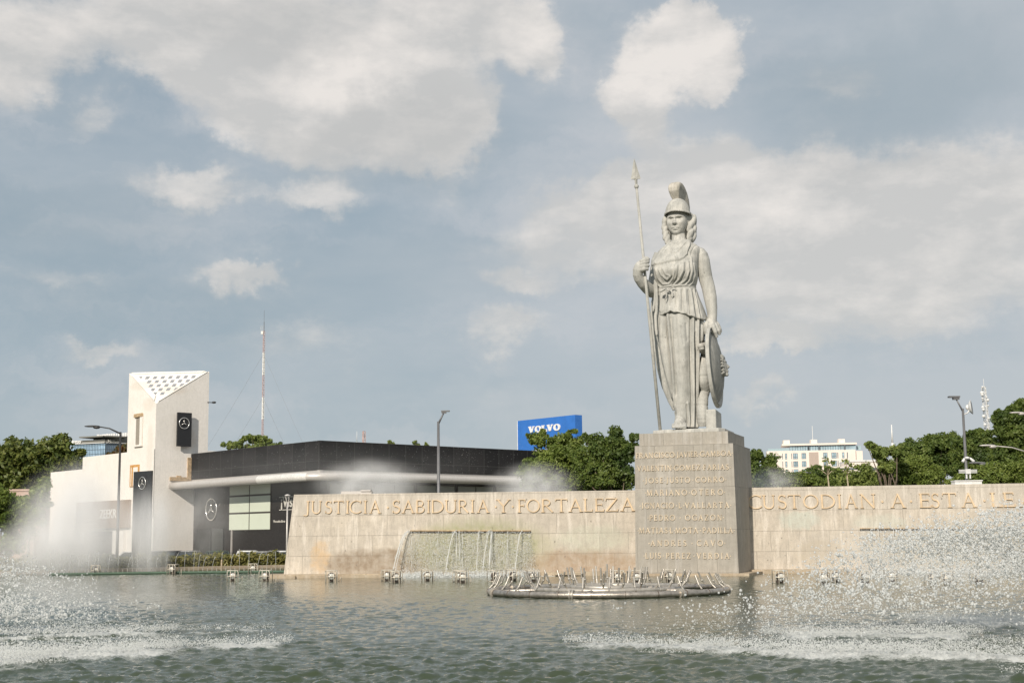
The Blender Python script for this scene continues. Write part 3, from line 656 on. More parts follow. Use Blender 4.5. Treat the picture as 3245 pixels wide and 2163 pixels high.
# ------------------------------------------------------------------ statue
YS = 46.25; YAW = R(17)
rx_ = Vector((math.cos(YAW), -math.sin(YAW), 0)); fw_ = Vector((-math.sin(YAW), -math.cos(YAW), 0)); up_ = Vector((0, 0, 1))
PXM = F / YS
stt = empty('statue', (U(2165, 1365, YS).x, YS, 4.62), 'pale stone statue of a helmeted woman with spear and shield on the tall pedestal', 'statue')
def loft_sections(rows, nz_step=.03, nphi=220):
    """rows: (py, left px, right px, depth half-width, [forward offset])"""
    rows = [tuple(r) + ((0,) if len(r) == 4 else ()) for r in rows]
    ys = np.array([r[0] for r in rows], float); n = int((ys[-1] - ys[0]) / (nz_step * PXM)) + 2
    yy = np.linspace(ys[0], ys[-1], n)
    def ip(k):
        v = np.array([r[k] for r in rows], float)
        # smooth (Catmull-like) interpolation
        out = np.empty(n); 
        for i, y in enumerate(yy):
            j = min(max(np.searchsorted(ys, y, 'right') - 1, 0), len(ys) - 2); t = (y - ys[j]) / (ys[j + 1] - ys[j])
            m0 = (v[j + 1] - v[max(j - 1, 0)]) / (ys[j + 1] - ys[max(j - 1, 0)]) * (ys[j + 1] - ys[j]); j2 = min(j + 2, len(ys) - 1)
            m1 = (v[j2] - v[j]) / (ys[j2] - ys[j]) * (ys[j + 1] - ys[j])
            out[i] = (2*t**3 - 3*t*t + 1) * v[j] + (t**3 - 2*t*t + t) * m0 + (-2*t**3 + 3*t*t) * v[j + 1] + (t**3 - t*t) * m1
        return out
    L, Rr, B, O = ip(1), ip(2), ip(3), ip(4)
    V = np.zeros((n, nphi, 3)); ph = np.linspace(0, 2 * math.pi, nphi, endpoint=False)
    for i in range(n):
        l = U(L[i], yy[i], YS); r = U(Rr[i], yy[i], YS); c = (l + r) / 2; w = (r - l).length / 2
        b = min(B[i], w / math.sin(YAW) * .9); a = math.sqrt(max(w * w - (b * math.sin(YAW)) ** 2, .01)) / math.cos(YAW)
        cc = c + fw_ * O[i]
        # superellipse-ish
        cx_ = np.sign(np.cos(ph)) * np.abs(np.cos(ph)) ** .9 * a; cy_ = np.sign(np.sin(ph)) * np.abs(np.sin(ph)) ** .9 * b
        V[i] = np.array(cc) + cx_[:, None] * np.array(rx_) + cy_[:, None] * np.array(fw_)
        # z straight up at this row
    return V
def loft_faces(n, m):
    i, k = np.meshgrid(np.arange(n - 1), np.arange(m), indexing='ij'); k2 = (k + 1) % m
    return np.stack([i * m + k, i * m + k2, (i + 1) * m + k2, (i + 1) * m + k], -1).reshape(-1, 4)
def vnormals(V):
    du = np.roll(V, -1, 1) - np.roll(V, 1, 1); dv = np.gradient(V, axis=0)
    nn = np.cross(du, dv); nn /= np.linalg.norm(nn, axis=-1, keepdims=True) + 1e-9
    c = V.mean(1, keepdims=True); s = np.sign((nn * (V - c)).sum(-1, keepdims=True)); return nn * np.where(s == 0, 1, s)
def carve(V, nn, lines):
    """push the camera-facing side in or out along polylines (pixel coordinates of the photograph): (pts, width px, amp m)"""
    px, py = proj(V); front = np.clip(-nn[..., 1] * 1.6 + .15, 0, 1)
    D = np.zeros(px.shape)
    for pts, w, amp in lines:
        d = np.full(px.shape, 1e9)
        for (a, b) in zip(pts[:-1], pts[1:]):
            dx, dy = b[0] - a[0], b[1] - a[1]; L2 = dx * dx + dy * dy + 1e-9
            t = np.clip(((px - a[0]) * dx + (py - a[1]) * dy) / L2, 0, 1)
            d = np.minimum(d, np.hypot(px - a[0] - t * dx, py - a[1] - t * dy))
        D += amp * np.exp(-(d / w) ** 2) * front
    return V + nn * D[..., None]
def put_loft(name, V, mat, parent, cap=True):
    n, m, _ = V.shape; Fc = loft_faces(n, m).tolist(); Vv = V.reshape(-1, 3)
    if cap: Fc += [list(range(m))[::-1], list(range((n - 1) * m, n * m))]
    return mesh_obj(name, Vv, Fc, mat, parent, True)
def T4(*p): return [(1980 + x / 5.228, 750 + y / 5.228) for x, y in p]
def T2(*p): return [(1950 + x / 3.136, 900 + y / 3.136) for x, y in p]

# --- bodice
V = loft_sections([(768, 2132, 2184, .27), (776, 2118, 2203, .36), (786, 2103, 2214, .42), (800, 2089, 2219, .50), (820, 2079, 2217, .57), (842, 2070, 2213, .66, .05), (865, 2070, 2212, .72, .08), (885, 2073, 2211, .66, .05), (900, 2079, 2207, .56), (912, 2086, 2203, .50), (920, 2087, 2202, .48)], .022, 300)
nn = vnormals(V); px, py = proj(V)
# the overfold lies over the bodice: everything above its edge stands out
ex = np.array([2060, 2071, 2080, 2114, 2154, 2167, 2177, 2180, 2188, 2198]); ey = np.array([846, 842, 839.8, 832, 825.5, 819, 808, 796, 779, 771])
over = np.clip((np.interp(px, ex, ey) - py) / 1.6, 0, 1) * (px < 2187) * (nn[..., 1] < .1)
V = V + nn * (over * .055)[..., None]
lines = [(T4((520, 530), (555, 690), (640, 785), (740, 775), (800, 680), (835, 520)), 3.2, .085), (T4((565, 540), (610, 640), (700, 710), (765, 640), (775, 530)), 2.6, .07), (T4((630, 530), (680, 625), (725, 640)), 2.2, .05),
 (T4((590, 560), (640, 700), (700, 750), (790, 650)), 1.6, -.045), (T4((870, 470), (845, 660), (760, 810)), 2.0, .07), (T4((905, 480), (880, 650), (790, 800)), 1.5, -.04), (T4((970, 430), (965, 560), (905, 690), (805, 800)), 2.6, .08),
 (T4((1010, 430), (1010, 570), (950, 690), (850, 800)), 1.6, -.05), (T4((1045, 420), (1062, 560), (1015, 700), (905, 800), (830, 825)), 2.8, .085), (T4((1095, 330), (1112, 560), (1080, 700), (1000, 805), (900, 845)), 2.6, .08), (T4((1075, 420), (1085, 570), (1045, 710), (940, 820)), 1.4, -.045),
 (T4((1140, 450), (1165, 620), (1120, 760), (1050, 830)), 2.4, .06), (T4((510, 500), (500, 650), (540, 790), (600, 840)), 2.4, .06), (T4((765, 170), (775, 270), (850, 265), (940, 170), (1040, 50)), 1.5, .06), (T4((800, 180), (850, 190), (900, 120)), 8, -.05), (T4((720, 250), (740, 300), (830, 300)), 1.2, .02),
 (T4((1100, 340), (1106, 250), (1150, 165), (1230, 120)), 1.8, -.05), (T4((1040, 310), (1052, 240), (1090, 150), (1140, 108)), 1.5, -.035), (T4((640, 330), (760, 345), (900, 300)), 9, .06), (T4((500, 430), (505, 432)), 2.4, .05), (T4((860, 352), (866, 352)), 1.8, .03)]
V = carve(V, vnormals(V), [(a_, w_, d_ * .62) for a_, w_, d_ in lines])
put_loft('bodice', V, M['statue'], stt)
# --- peplum with a free wavy hem
rows = [(906, 2085, 2205, .50), (914, 2085, 2204, .50), (930, 2084, 2210, .57), (950, 2083, 2217, .63), (975, 2082, 2227, .68), (1000, 2081, 2236, .74), (1013, 2081, 2240, .76)]
V = loft_sections(rows, .022, 320); nn = vnormals(V); n, m, _ = V.shape
hx = np.array([2070, 2084, 2095, 2107, 2114, 2124, 2140, 2164, 2188, 2209, 2222, 2240]); hy = np.array([1003, 1000.5, 997, 992, 988, 984, 987, 991, 998, 1006, 1009, 1012])
px, py = proj(V)
ph = np.arange(m) / m * 2 * math.pi
lines = [(a_, w_, d_ * .8) for a_, w_, d_ in [(T4((665, 920), (640, 1250)), 2.2, -.06), (T4((760, 1010), (745, 1230)), 2.0, -.05), (T4((850, 880), (842, 1240)), 2.2, -.06), (T4((950, 880), (958, 1270)), 2.4, -.07), (T4((1060, 880), (1090, 1290)), 2.6, -.08), (T4((1125, 880), (1205, 1320)), 2.6, -.10), (T4((1165, 890), (1275, 1340)), 2.4, -.08),
 (T4((610, 920), (590, 1280)), 2.6, .05), (T4((900, 880), (905, 1250)), 3.2, .04), (T4((1000, 880), (1025, 1290)), 3.4, .05), (T4((1090, 880), (1150, 1300)), 3.4, .06), (T4((1150, 880), (1240, 1330)), 3.2, .06), (T4((560, 930), (548, 1300)), 2.0, -.05)]]
V = carve(V, nn, lines)
k = np.linspace(0, 1, n)[:, None]
V += nn * (.03 * np.sin(ph * 17)[None, :] * k * (nn[..., 1] > .0))[..., None]
# pull the hem up to its outline
ztop = V[0, :, 2]; hz = np.empty(m)
for j in range(m):
    yb = np.interp(px[-1, j], hx, hy) + (1.2 * math.sin(ph[j] * 23)); hz[j] = U(px[-1, j], yb, V[-1, j, 1]).z
fr = (V[..., 2] - ztop) / (V[-1, :, 2] - ztop); V[..., 2] = ztop + fr * (hz - ztop)
# hem thickness: turn the cloth in and up
inn = V[-1] - nn[-1] * .09; inn2 = inn.copy(); inn2[:, 2] += .25; mid_ = V[-1] - nn[-1] * .04; mid_[:, 2] -= .015
V = np.concatenate([V, mid_[None], inn[None], inn2[None]], 0)
put_loft('tunic_skirt', V, M['statue'], stt)
# --- long skirt
rows = [(985, 2088, 2224, .56), (1002, 2084, 2227, .58), (1030, 2081, 2229, .60), (1062, 2080, 2231, .60), (1085, 2085, 2229, .60), (1105, 2091, 2222, .60), (1123, 2094, 2217, .58), (1150, 2099, 2217, .57), (1200, 2112, 2217, .54), (1241, 2125, 2217, .52), (1267, 2133, 2213, .50), (1300, 2140, 2212, .48), (1340, 2146, 2212, .47), (1356, 2150, 2213, .46)]
V = loft_sections(rows, .03, 360); nn = vnormals(V)
lines = [(T2((503, 290), (520, 500), (548, 800), (578, 1080), (590, 1260)), 3.8, -.15), (T2((528, 300), (545, 520), (575, 820), (602, 1130), (600, 1280)), 3.0, .10), (T2((548, 330), (566, 560), (592, 860), (613, 1100)), 2.0, -.05),
 (T2((580, 320), (592, 600), (608, 880)), 3.0, .04), (T2((745, 320), (742, 600), (748, 900), (757, 1200), (748, 1420)), 2.4, -.07), (T2((772, 330), (768, 700), (772, 1000), (765, 1425)), 3.4, .10), (T2((795, 480), (790, 800), (785, 1100), (785, 1430)), 1.9, -.07), (T2((818, 340), (815, 800), (806, 1100), (808, 1430)), 3.2, .09),
 (T2((845, 330), (838, 600), (828, 850)), 2.2, -.10), (T2((868, 340), (860, 560)), 2.6, .05), (T2((655, 330), (668, 620), (672, 800), (665, 1100), (660, 1300)), 17, .13), (T2((672, 770), (672, 800)), 10, .03),
 (T2((460, 320), (475, 640), (520, 900), (565, 1120)), 9, .10), (T2((440, 310), (430, 470)), 2.4, .05), (T2((415, 300), (420, 520), (455, 780)), 2.2, -.06), (T2((700, 400), (712, 560)), 3.0, -.03), (T2((655, 430), (678, 600)), 3.0, -.03),
 (T2((720, 1180), (732, 1300), (745, 1425)), 3.0, .06), (T2((708, 1200), (716, 1390)), 1.6, -.05)]
V = carve(V, nn, lines)
V = carve(V, vnormals(V), [(T2((600, 1200), (690, 1190), (790, 1195)), 1.0, -.015), (T2((430, 528), (620, 545), (800, 520)), .9, -.012)])
ph = np.arange(V.shape[1]) / V.shape[1] * 2 * math.pi
nn = vnormals(V); V += nn * (.04 * np.sin(ph * 14)[None, :] * (nn[..., 1] > .15))[..., None]
put_loft('long_skirt', V, M['statue'], stt)

# --- cloak behind and its hanging front strip
def thick_outline(pts, Y, th, mat, name, wav=0.0, seg=1):
    mb = MB(); P = [U(x, y, Y) for x, y in pts]; mb.prism(P, Vector((0, th, 0))); return mb.build(name, mat, stt)
cl = MB()
def strip(pts, w, Y, th):   # rounded hanging fold along a path
    P = [U(x, y, Y) for x, y in pts]; cl.tube(P, [q / PXM for q in w], 14, flat=th)
strip([(2080, 846), (2077, 870), (2077, 905), (2079, 930), (2076, 952), (2071, 975), (2069, 990)], [4, 5.5, 6.5, 6.5, 5, 4, 2], YS - .12, 1.3)
strip([(2081, 918), (2081, 950), (2080, 985), (2077, 1003), (2079, 1040), (2081, 1062), (2082, 1066)], [3, 5.5, 5.0, 5.5, 5, 4, 1.5], YS - .35, 1.2)
strip([(2075, 925), (2071, 955), (2068, 995), (2065, 1024)], [3, 5, 5, 2], YS + .25, 2.0)
strip([(2078, 1000), (2073, 1040), (2073, 1070), (2074, 1084)], [5, 7, 5, 2], YS + .25, 2.0)
strip([(2080, 1060), (2084, 1105), (2097, 1165), (2112, 1220), (2129, 1268), (2138, 1300)], [7, 9, 10, 10, 8, 4], YS + .22, 2.0)
strip([(2092, 1040), (2099, 1105), (2112, 1165), (2124, 1220), (2136, 1275)], [9, 10, 10, 9, 6], YS + .40, 1.6)
o = cl.build('cloak', M['statue'], stt); remeshed(o, .035, 3)

# --- girdle, bow and its tails
g = MB(); n = 60
P = []
for i in range(n):
    a = 2 * math.pi * i / n; c = (U(2087, 915, YS) + U(2203, 911, YS)) / 2; w = (2203 - 2087) / 2 / PXM
    P.append(c + rx_ * math.cos(a) * w * 1.0 + fw_ * math.sin(a) * .53)
g.tube(P, .045, 8, closed=True)
Yb = YS - .66
for pts, w in [([(2112, 914), (2103, 918), (2095, 922), (2092, 925)], [3, 6, 6.5, 3]), ([(2116, 912), (2122, 915), (2121, 921), (2114, 920), (2116, 912)], [3, 4.5, 4, 4, 3]), ([(2122, 915), (2132, 909), (2142, 912)], [3, 3.5, 2]),
               ([(2110, 918), (2113, 932), (2112, 942), (2106, 950)], [3.2, 3.6, 3.4, 1.2]), ([(2126, 917), (2131, 928), (2134, 937), (2127, 941)], [3, 3.8, 4, 1.5])]:
    g.tube([U(x, y, Yb) for x, y in pts], [q / PXM for q in w], 8, flat=.55)
g.build('girdle', M['statue'], stt, True)

# --- body: head, neck, arms, hands, foot as one continuous surface
B = MB()
hc = U(2146, 703, YS - .02); HY = R(21); hr = Vector((math.cos(HY), -math.sin(HY), 0)); hf = Vector((-math.sin(HY), -math.cos(HY), 0))
def head_mesh():
    nt, npn = 150, 190; th = np.linspace(.02, math.pi - .02, nt)[:, None]; ph = np.linspace(-math.pi, math.pi, npn, endpoint=False)[None]
    x = np.sin(th) * np.sin(ph); y = np.sin(th) * np.cos(ph); z = np.cos(th) * np.ones_like(ph)
    X = .355 * x; Yf = .40 * y; Z = .525 * z
    jaw = np.clip(-z, 0, 1); X *= 1 - .30 * jaw ** 2.4; Yf = np.where(Yf > 0, Yf * (1 - .10 * jaw ** 2), Yf * (1 - .45 * jaw))
    Yf = np.where(Yf > 0, .37 * (Yf / .40) ** .8, Yf)
    fr = np.clip(y * 2.5, 0, 1)
    def gs(cx, cz, sx, sz): return np.exp(-((X - cx) / sx) ** 2 - ((Z - cz) / sz) ** 2)
    D = np.zeros_like(X)
    nz = .8 * np.clip((.11 - Z) / .24, 0, 1) * np.clip((Z + .165) / .03, 0, 1); D += np.exp(-(X / (.034 + .022 * nz)) ** 2) * (.035 * np.clip((.14 - Z) / .05, 0, 1) * np.clip((Z + .165) / .03, 0, 1) + .115 * nz)
    for s in (-1, 1):
        D += gs(s * .052, -.125, .026, .028) * .045
        D -= gs(s * .135, .045, .095, .055) * .115; D += gs(s * .135, .030, .062, .034) * .085; D -= gs(s * .135, .070, .06, .010) * .02
        D += gs(s * .15, .118 + 0 * X, .11, .024) * .055; D += np.exp(-((X - s * .10) / .09) ** 2 - ((Z - .085 - .25 * (np.abs(X) - .04)) / .020) ** 2) * .045; D += gs(s * .14, -.01, .07, .012) * .014
        D += gs(s * .20, -.10, .09, .07) * .030; D -= gs(s * .115, -.31, .03, .025) * .018; D += gs(s * .12, -.22, .035, .07) * .010; D -= gs(s * .085, -.19, .022, .05) * .018
    D += gs(0, .12, .05, .03) * .025; D += gs(0, -.248, .085, .018) * .034; D -= np.exp(-(X / .11) ** 2 - ((Z + .276 + 1.2 * X ** 2) / .011) ** 2) * .048; D += gs(0, -.307, .070, .020) * .036
    D -= gs(0, -.352, .08, .018) * .028; D += gs(0, -.44, .085, .06) * .045; D -= gs(0, -.205, .018, .03) * .010
    Yf = Yf + D * fr
    P = np.array(hc)[None, None] + X[..., None] * np.array(hr) + Yf[..., None] * np.array(hf) + Z[..., None] * np.array([0, 0, 1.0])
    Fc = loft_faces(nt, npn).tolist() + [list(range(npn))[::-1], list(range((nt - 1) * npn, nt * npn))]
    return P.reshape(-1, 3).tolist(), Fc
B.add(*head_mesh())
B.tube([U(2149, 722, YS + .08), U(2150, 745, YS + .06), U(2151, 760, YS + .02), U(2153, 778, YS), U(2156, 800, YS + .02)], [.24, .235, .25, .33, .42], 24)
B.tube([U(2128, 790, YS), U(2152, 786, YS), U(2185, 786, YS)], [.22, .32, .30], 20)
# arm resting on the shield
ar = [(2198, 793, .15, -.04), (2206, 797, .20, -.06), (2214, 803, .24, -.08), (2220, 811, .258, -.10), (2225, 826, .26, -.10), (2230, 850, .245, -.08), (2236, 880, .238, -.02), (2245, 912, .228, -.05), (2250.5, 941, .222, -.09), (2255.5, 975, .188, -.14), (2257, 1000, .165, -.18), (2256, 1012, .165, -.20), (2253, 1024, .20, -.22), (2250, 1032, .17, -.24)]
B.tube([U(x, y, YS + d) for x, y, r, d in ar], [a[2] for a in ar], 24)
def finger(pts, rs): B.tube([U(x, y, YS + d) for x, y, d in pts], rs, 10)
finger([(2246, 1018, -.25), (2239, 1026, -.38), (2236, 1038, -.46), (2238, 1050, -.46), (2237, 1060, -.44)], [.10, .10, .085, .08, .05])      # thumb
finger([(2250, 1022, -.30), (2246, 1034, -.42), (2247, 1044, -.44)], [.09, .08, .055])
finger([(2256, 1022, -.30), (2261, 1036, -.48), (2267, 1052, -.52), (2272, 1069, -.46)], [.085, .082, .07, .05])
finger([(2262, 1020, -.24), (2270, 1034, -.40), (2277, 1048, -.44), (2281, 1060, -.38)], [.085, .078, .07, .05])
finger([(2265, 1018, -.14), (2275, 1030, -.26), (2281, 1043, -.28), (2284, 1054, -.24)], [.08, .075, .065, .045])
finger([(2264, 1017, -.02), (2274, 1028, -.06), (2281, 1040, -.06), (2285, 1050, -.03)], [.07, .065, .055, .04])
# arm holding the spear
ar = [(2096, 806, .25, .1), (2086, 830, .25, .16), (2080, 870, .235, .22), (2072, 910, .23, .24), (2064, 922, .235, .14), (2052, 912, .215, -.06), (2036, 896, .195, -.28), (2024, 880, .175, -.42), (2021, 870, .17, -.48), (2023, 856, .19, -.52), (2027, 842, .17, -.54), (2031, 832, .12, -.56)]
B.tube([U(x, y, YS + d) for x, y, r, d in ar], [a[2] for a in ar], 24)
for (x0, y0, x1, y1) in [(2031, 827, 2055, 822.5), (2030, 836, 2055, 829), (2029, 845.5, 2055, 841), (2029, 854, 2052, 852)]:
    finger([(x0 - 2, y0 + 3, -.56), (x0 + 6, y0, -.70), ((x0 + x1) / 2 + 2, (y0 + y1) / 2 - 1, -.76), (x1 - 3, y1 - .5, -.72), (x1, y1 + 2, -.62)], [.075, .08, .075, .07, .05])
finger([(2030, 840, -.5), (2040, 822, -.46), (2050, 818, -.52), (2056, 822, -.60)], [.085, .08, .07, .055])  # thumb
# leg core and foot
B.tube([U(2160, 1200, YS - .05), U(2162, 1290, YS - .1), U(2160, 1328, YS - .16)], [.30, .24, .22], 20)
ftc = U(2153, 1350, YS - .45)
B.tube([U(2160, 1322, YS - .18), U(2156, 1337, YS - .42), U(2152, 1346, YS - .62), U(2150, 1351, YS - .78)], [.22, .20, .18, .13], 20, flat=1.15)
for i, (x, r) in enumerate([(2133, .055), (2141, .058), (2149, .062), (2158, .066), (2169, .085)]):
    B.tube([U(x + 1, 1345, YS - .62), U(x, 1351, YS - .84 - .02 * i), U(x - .5, 1354, YS - .92 - .02 * i)], [r, r, r * .75], 10)
ob = B.build('body', M['statue'], stt); remeshed(ob, .0155, 1)

# --- hair: two twisted locks
Hh = MB()
fill = [(2180, 698, 9, 24, 12, .10), (2183, 722, 9, 24, 8, .10), (2186, 745, 9, 20, 4, .12), (2108, 702, 7, 20, 6, .12), (2111, 728, 7, 22, 4, .12), (2116, 752, 7, 20, 8, .12)]
def lobe(x, y, w, h, rot, d):
    a = R(rot); X = Vector((math.cos(a), 0, -math.sin(a))); Z = Vector((math.sin(a), 0, math.cos(a)))
    Mx = Matrix((X, Vector((0, 1, 0)), Z)).transposed(); Hh.ell(U(x, y, YS + d), (w / PXM, w / PXM * 1.1, h / PXM), 20, Mx)
for q in fill + [(2184, 690, 9, 15, 32, .02), (2193, 706, 9.5, 18, 28, .02), (2186, 718, 7, 16, 26, -.08), (2197, 730, 8, 17, 22, .05), (2187, 742, 7.5, 17, 26, -.08), (2197, 752, 7.5, 15, 24, .05), (2186, 756, 6.5, 9, 10, -.05), (2196, 710, 9, 28, 10, .25), (2196, 740, 9, 26, 6, .25),
          (2106, 699, 6.5, 15, 14, .05), (2104, 715, 6, 14, 18, .05), (2107, 730, 6.5, 14, 24, .03), (2109, 746, 6.5, 15, 22, .0), (2115, 758, 6.5, 15, 18, 0), (2119, 772, 6, 14, 12, 0), (2120, 782, 4, 8, 0, 0), (2112, 740, 7, 22, -14, .15), (2150, 700, 40, 34, 0, .38), (2150, 738, 30, 24, 0, .4)]:
    lobe(q[0], q[1], q[2] * 1.3, q[3] * 1.2, q[4], q[5])
o = Hh.build('hair', M['statue'], stt); remeshed(o, .02, 5)

# --- helmet and crest
HY = R(25); hr = Vector((math.cos(HY), -math.sin(HY), 0)); hf = Vector((-math.sin(HY), -math.cos(HY), 0))
hm = MB(); hcx = U(2147, 683, YS - .02)
def helmet():
    n, m = 60, 120; V = []
    for i in range(n):
        t = i / (n - 1); 
        for k in range(m):
            a = 2 * math.pi * k / m; f, r = math.cos(a), math.sin(a)
            zz = math.cos(t * math.pi / 2); rr = math.sin(t * math.pi / 2) ** .86
            rim = .035 if t > .93 else 0
            drop = 0
            if f < 0: drop = .12 * (-f) ** 1.2 * t ** 3
            else: drop = -.05 * f ** 2 * t ** 2
            ridge = .03 * math.exp(-((abs(a if a < math.pi else a - 2 * math.pi) - .62 * (1 - t) - .12) / .06) ** 2) * (f > 0) * (t > .15)
            rad = rr * (1 + ridge)
            p = hcx + hr * ((.43 + rim) * rad * r + .02) + hf * ((.47 + rim) * rad * f + .02) + up_ * (.585 * zz - drop + (.0 if f < 0 else 0))
            V.append(p)
    Fc = loft_faces(n, m).tolist()
    b = len(V)
    for sc_, dz in ((.93, -.005), (.90, .12)):
        for k in range(m):
            p = Vector(V[(n - 1) * m + k]); c = Vector((hcx.x, hcx.y, p.z)); V.append(c + (p - c) * sc_ + Vector((0, 0, dz)))
    for q in (0, 1):
        for k in range(m):
            k2 = (k + 1) % m; Fc.append([(n - 1 + q) * m + k, (n - 1 + q) * m + k2, (n + q) * m + k2, (n + q) * m + k])
    Fc.append(list(range((n + 1) * m, (n + 2) * m))); Fc.append(list(range(m))[::-1])
    return V, Fc
hm.add(*helmet()); helm = hm.build('helmet', M['statue'], stt, True)
HY = R(30); hr = Vector((math.cos(HY), -math.sin(HY), 0)); hf = Vector((-math.sin(HY), -math.cos(HY), 0))
cr = MB()
prof = [(.08, .46, .12), (.16, .58, .125), (.25, .70, .15), (.33, .83, .18), (.34, .96, .20), (.28, 1.08, .205), (.15, 1.16, .20), (-.08, 1.16, .19), (-.30, 1.08, .18), (-.52, .92, .17), (-.70, .70, .155), (-.80, .46, .14), (-.82, .24, .125), (-.76, .04, .11), (-.62, -.08, .09), (-.46, .05, .08), (-.44, .20, .09), (-.38, .36, .10), (-.26, .48, .10), (-.10, .52, .10)]
bmv = []; ncs = 12
for (f, z, w) in prof:
    c = hcx + hf * (f - .02) + up_ * (z - .02)
    bmv.append((c, w))
cc = Vector((0, 0, 0))
for c, w in bmv: cc += c
cc /= len(bmv)
V = []; n = len(bmv)
# outline resampled, shells from the rim to the side faces: rounded edges
rings = [(-1.0, .60), (-.96, .80), (-.85, .93), (-.6, 1.0), (0, 1.03), (.6, 1.0), (.85, .93), (.96, .80), (1.0, .60)]
spine = [(.10, .62), (.10, .8), (.06, .9), (-.1, .9), (-.3, .80), (-.48, .6), (-.62, .35), (-.62, .1)]
for (s, e) in rings:
    for i, (c, w) in enumerate(bmv):
        f, z, _ = prof[i]
        # nearest spine point
        sp = min(spine, key=lambda q: math.hypot(q[0] - f, q[1] - z)); q = hcx + hf * (sp[0] - .02) + up_ * (sp[1] - .02)
        V.append(q + (c - q) * e * 1.04 + hr * s * w * 1.08)
Fc = []
for k in range(len(rings) - 1):
    for i in range(n): Fc.append((k * n + i, k * n + (i + 1) % n, (k + 1) * n + (i + 1) % n, (k + 1) * n + i))
Fc += [tuple(range(n))[::-1], tuple(range((len(rings) - 1) * n, len(rings) * n))]
cr.add(V, Fc); o = cr.build('crest', M['plume'], helm); remeshed(o, .022, 3)

# --- spear
sp = MB(); a = U(2017, 592, YS - .52); b = U(2092.5, 1361, YS - .42); b.z = 4.70; dr = (b - a).normalized()
sp.tube([a, a + (b - a) * .5, b], [.044, .05, .054], 14); sp.lathe([(.05, -.06), (.075, -.03), (.08, .02), (.06, .06), (.05, .08)], a - dr * .02, dr, 14)
spear = sp.build('spear', M['statue'], stt, True)
tip = U(2009.5, 503, YS - .55); sh = MB(); ax = (tip - a).normalized(); L = (tip - a).length
sd_ = Vector((1, 0, 0)); sd_ = (sd_ - ax * sd_.dot(ax)).normalized(); bk = ax.cross(sd_)
V = []; 
for t, w, th in [(0, .04, .04), (.22, .05, .05), (.265, .055, .05), (.275, .17, .05), (.36, .15, .06), (.6, .095, .05), (.85, .045, .03), (.95, .018, .018), (1.0, .004, .004)]:
    c = a + ax * L * t; V += [c + sd_ * w, c + bk * th, c - sd_ * w, c - bk * th]
Fc = [(i * 4 + k, i * 4 + (k + 1) % 4, (i + 1) * 4 + (k + 1) % 4, (i + 1) * 4 + k) for i in range(8) for k in range(4)] + [(3, 2, 1, 0), (32, 33, 34, 35)]
sh.add(V, Fc).build('spear_head', M['statue'], spear)

# --- shield with the carved head
nS = (rx_ * 1.0 + up_ * .06).normalized(); upS = (up_ - nS * up_.dot(nS)).normalized()
cS = U(2264, 1164, YS - .22)
s_ = MB(); s_.lathe([(.05, -.10), (1.15, -.02), (1.20, -.02), (1.20, .0), (1.16, .03), (1.0, .12), (.8, .19), (.6, .235), (.35, .27), (.1, .282), (.0, .282)], cS, nS, 72, upS)
shd = s_.build('shield', M['statue_shade'], stt); autosmooth(shd, 30)
s_ = MB(); n_l = 72; s_.lathe([(1.17, -.05), (1.34, -.07), (1.372, -.05), (1.375, .03), (1.36, .06), (1.33, .05), (1.32, .01), (1.29, .01), (1.28, .06), (1.24, .06), (1.20, .0), (1.17, -.02)], cS, nS, 72, upS); autosmooth(s_.build('shield_rim', M['statue'], shd), 30)  # rim in the lighter stone: its sunlit band is put into the colour
gm = MB(); gc = cS + nS * .26 + upS * (-.02)
rS = nS.cross(upS)
def gp(u, v, w): return gc + rS * u + upS * v + nS * w
Mx = Matrix((rS, nS, upS)).transposed()
gm.ell(gp(0, 0, .02), (.26, .15, .34), 20, Mx); gm.tube([gp(0, .10, .14), gp(0, -.02, .22), gp(0, -.06, .17)], [.035, .05, .03], 8); gm.ell(gp(0, -.13, .16), (.09, .045, .03), 10, Mx); gm.ell(gp(0, -.18, .155), (.08, .045, .028), 10, Mx); gm.ell(gp(0, -.27, .13), (.09, .07, .06), 10, Mx)
gm.ell(gp(0, .17, .11), (.2, .06, .05), 10, Mx)
for i in range(16):
    a_ = R(-35 + 250 * i / 15); u, v = math.cos(a_), math.sin(a_)
    gm.tube([gp(u * .22, v * .28, .05), gp(u * .28 + .03 * math.sin(i * 2), v * .36, .08), gp(u * .33 + .04 * math.cos(i * 3), v * .42, .02), gp(u * .36, v * .46 - .02, -.04)], [.035, .04, .035, .015], 7)
o = gm.build('carved_face', M['statue_shade'], shd); remeshed(o, .02, 2)

# --- serpent and rock
sn = MB(); path = []; rad = []
ctr = [(2224, 1096, -.42, .0), (2218, 1100, -.50, .12), (2230, 1106, -.3, .15), (2234, 1120, .0, .14), (2233, 1138, -.1, .17), (2229, 1160, -.22, .19), (2227, 1185, -.28, .20), (2229, 1210, -.26, .20), (2235, 1232, -.05, .19), (2232, 1244, .0, .18), (2227, 1256, -.2, .19), (2225, 1280, -.34, .20), (2225, 1305, -.38, .20), (2226, 1330, -.36, .19), (2228, 1350, -.30, .17)]
for (x0, y0, d0, r0), (x1, y1, d1, r1) in zip(ctr[1:-1], ctr[2:]):
    for k in range(10):
        t = k / 10; path.append(U(x0 + (x1 - x0) * t, y0 + (y1 - y0) * t, YS + d0 + (d1 - d0) * t)); rad.append(r0 + (r1 - r0) * t)
rad = [r * (1 - .07 * (math.sin(i * .75) > .88)) for i, r in enumerate(rad)]
sn.tube(path, rad, 18)
o = sn.build('serpent', M['statue'], stt, True)
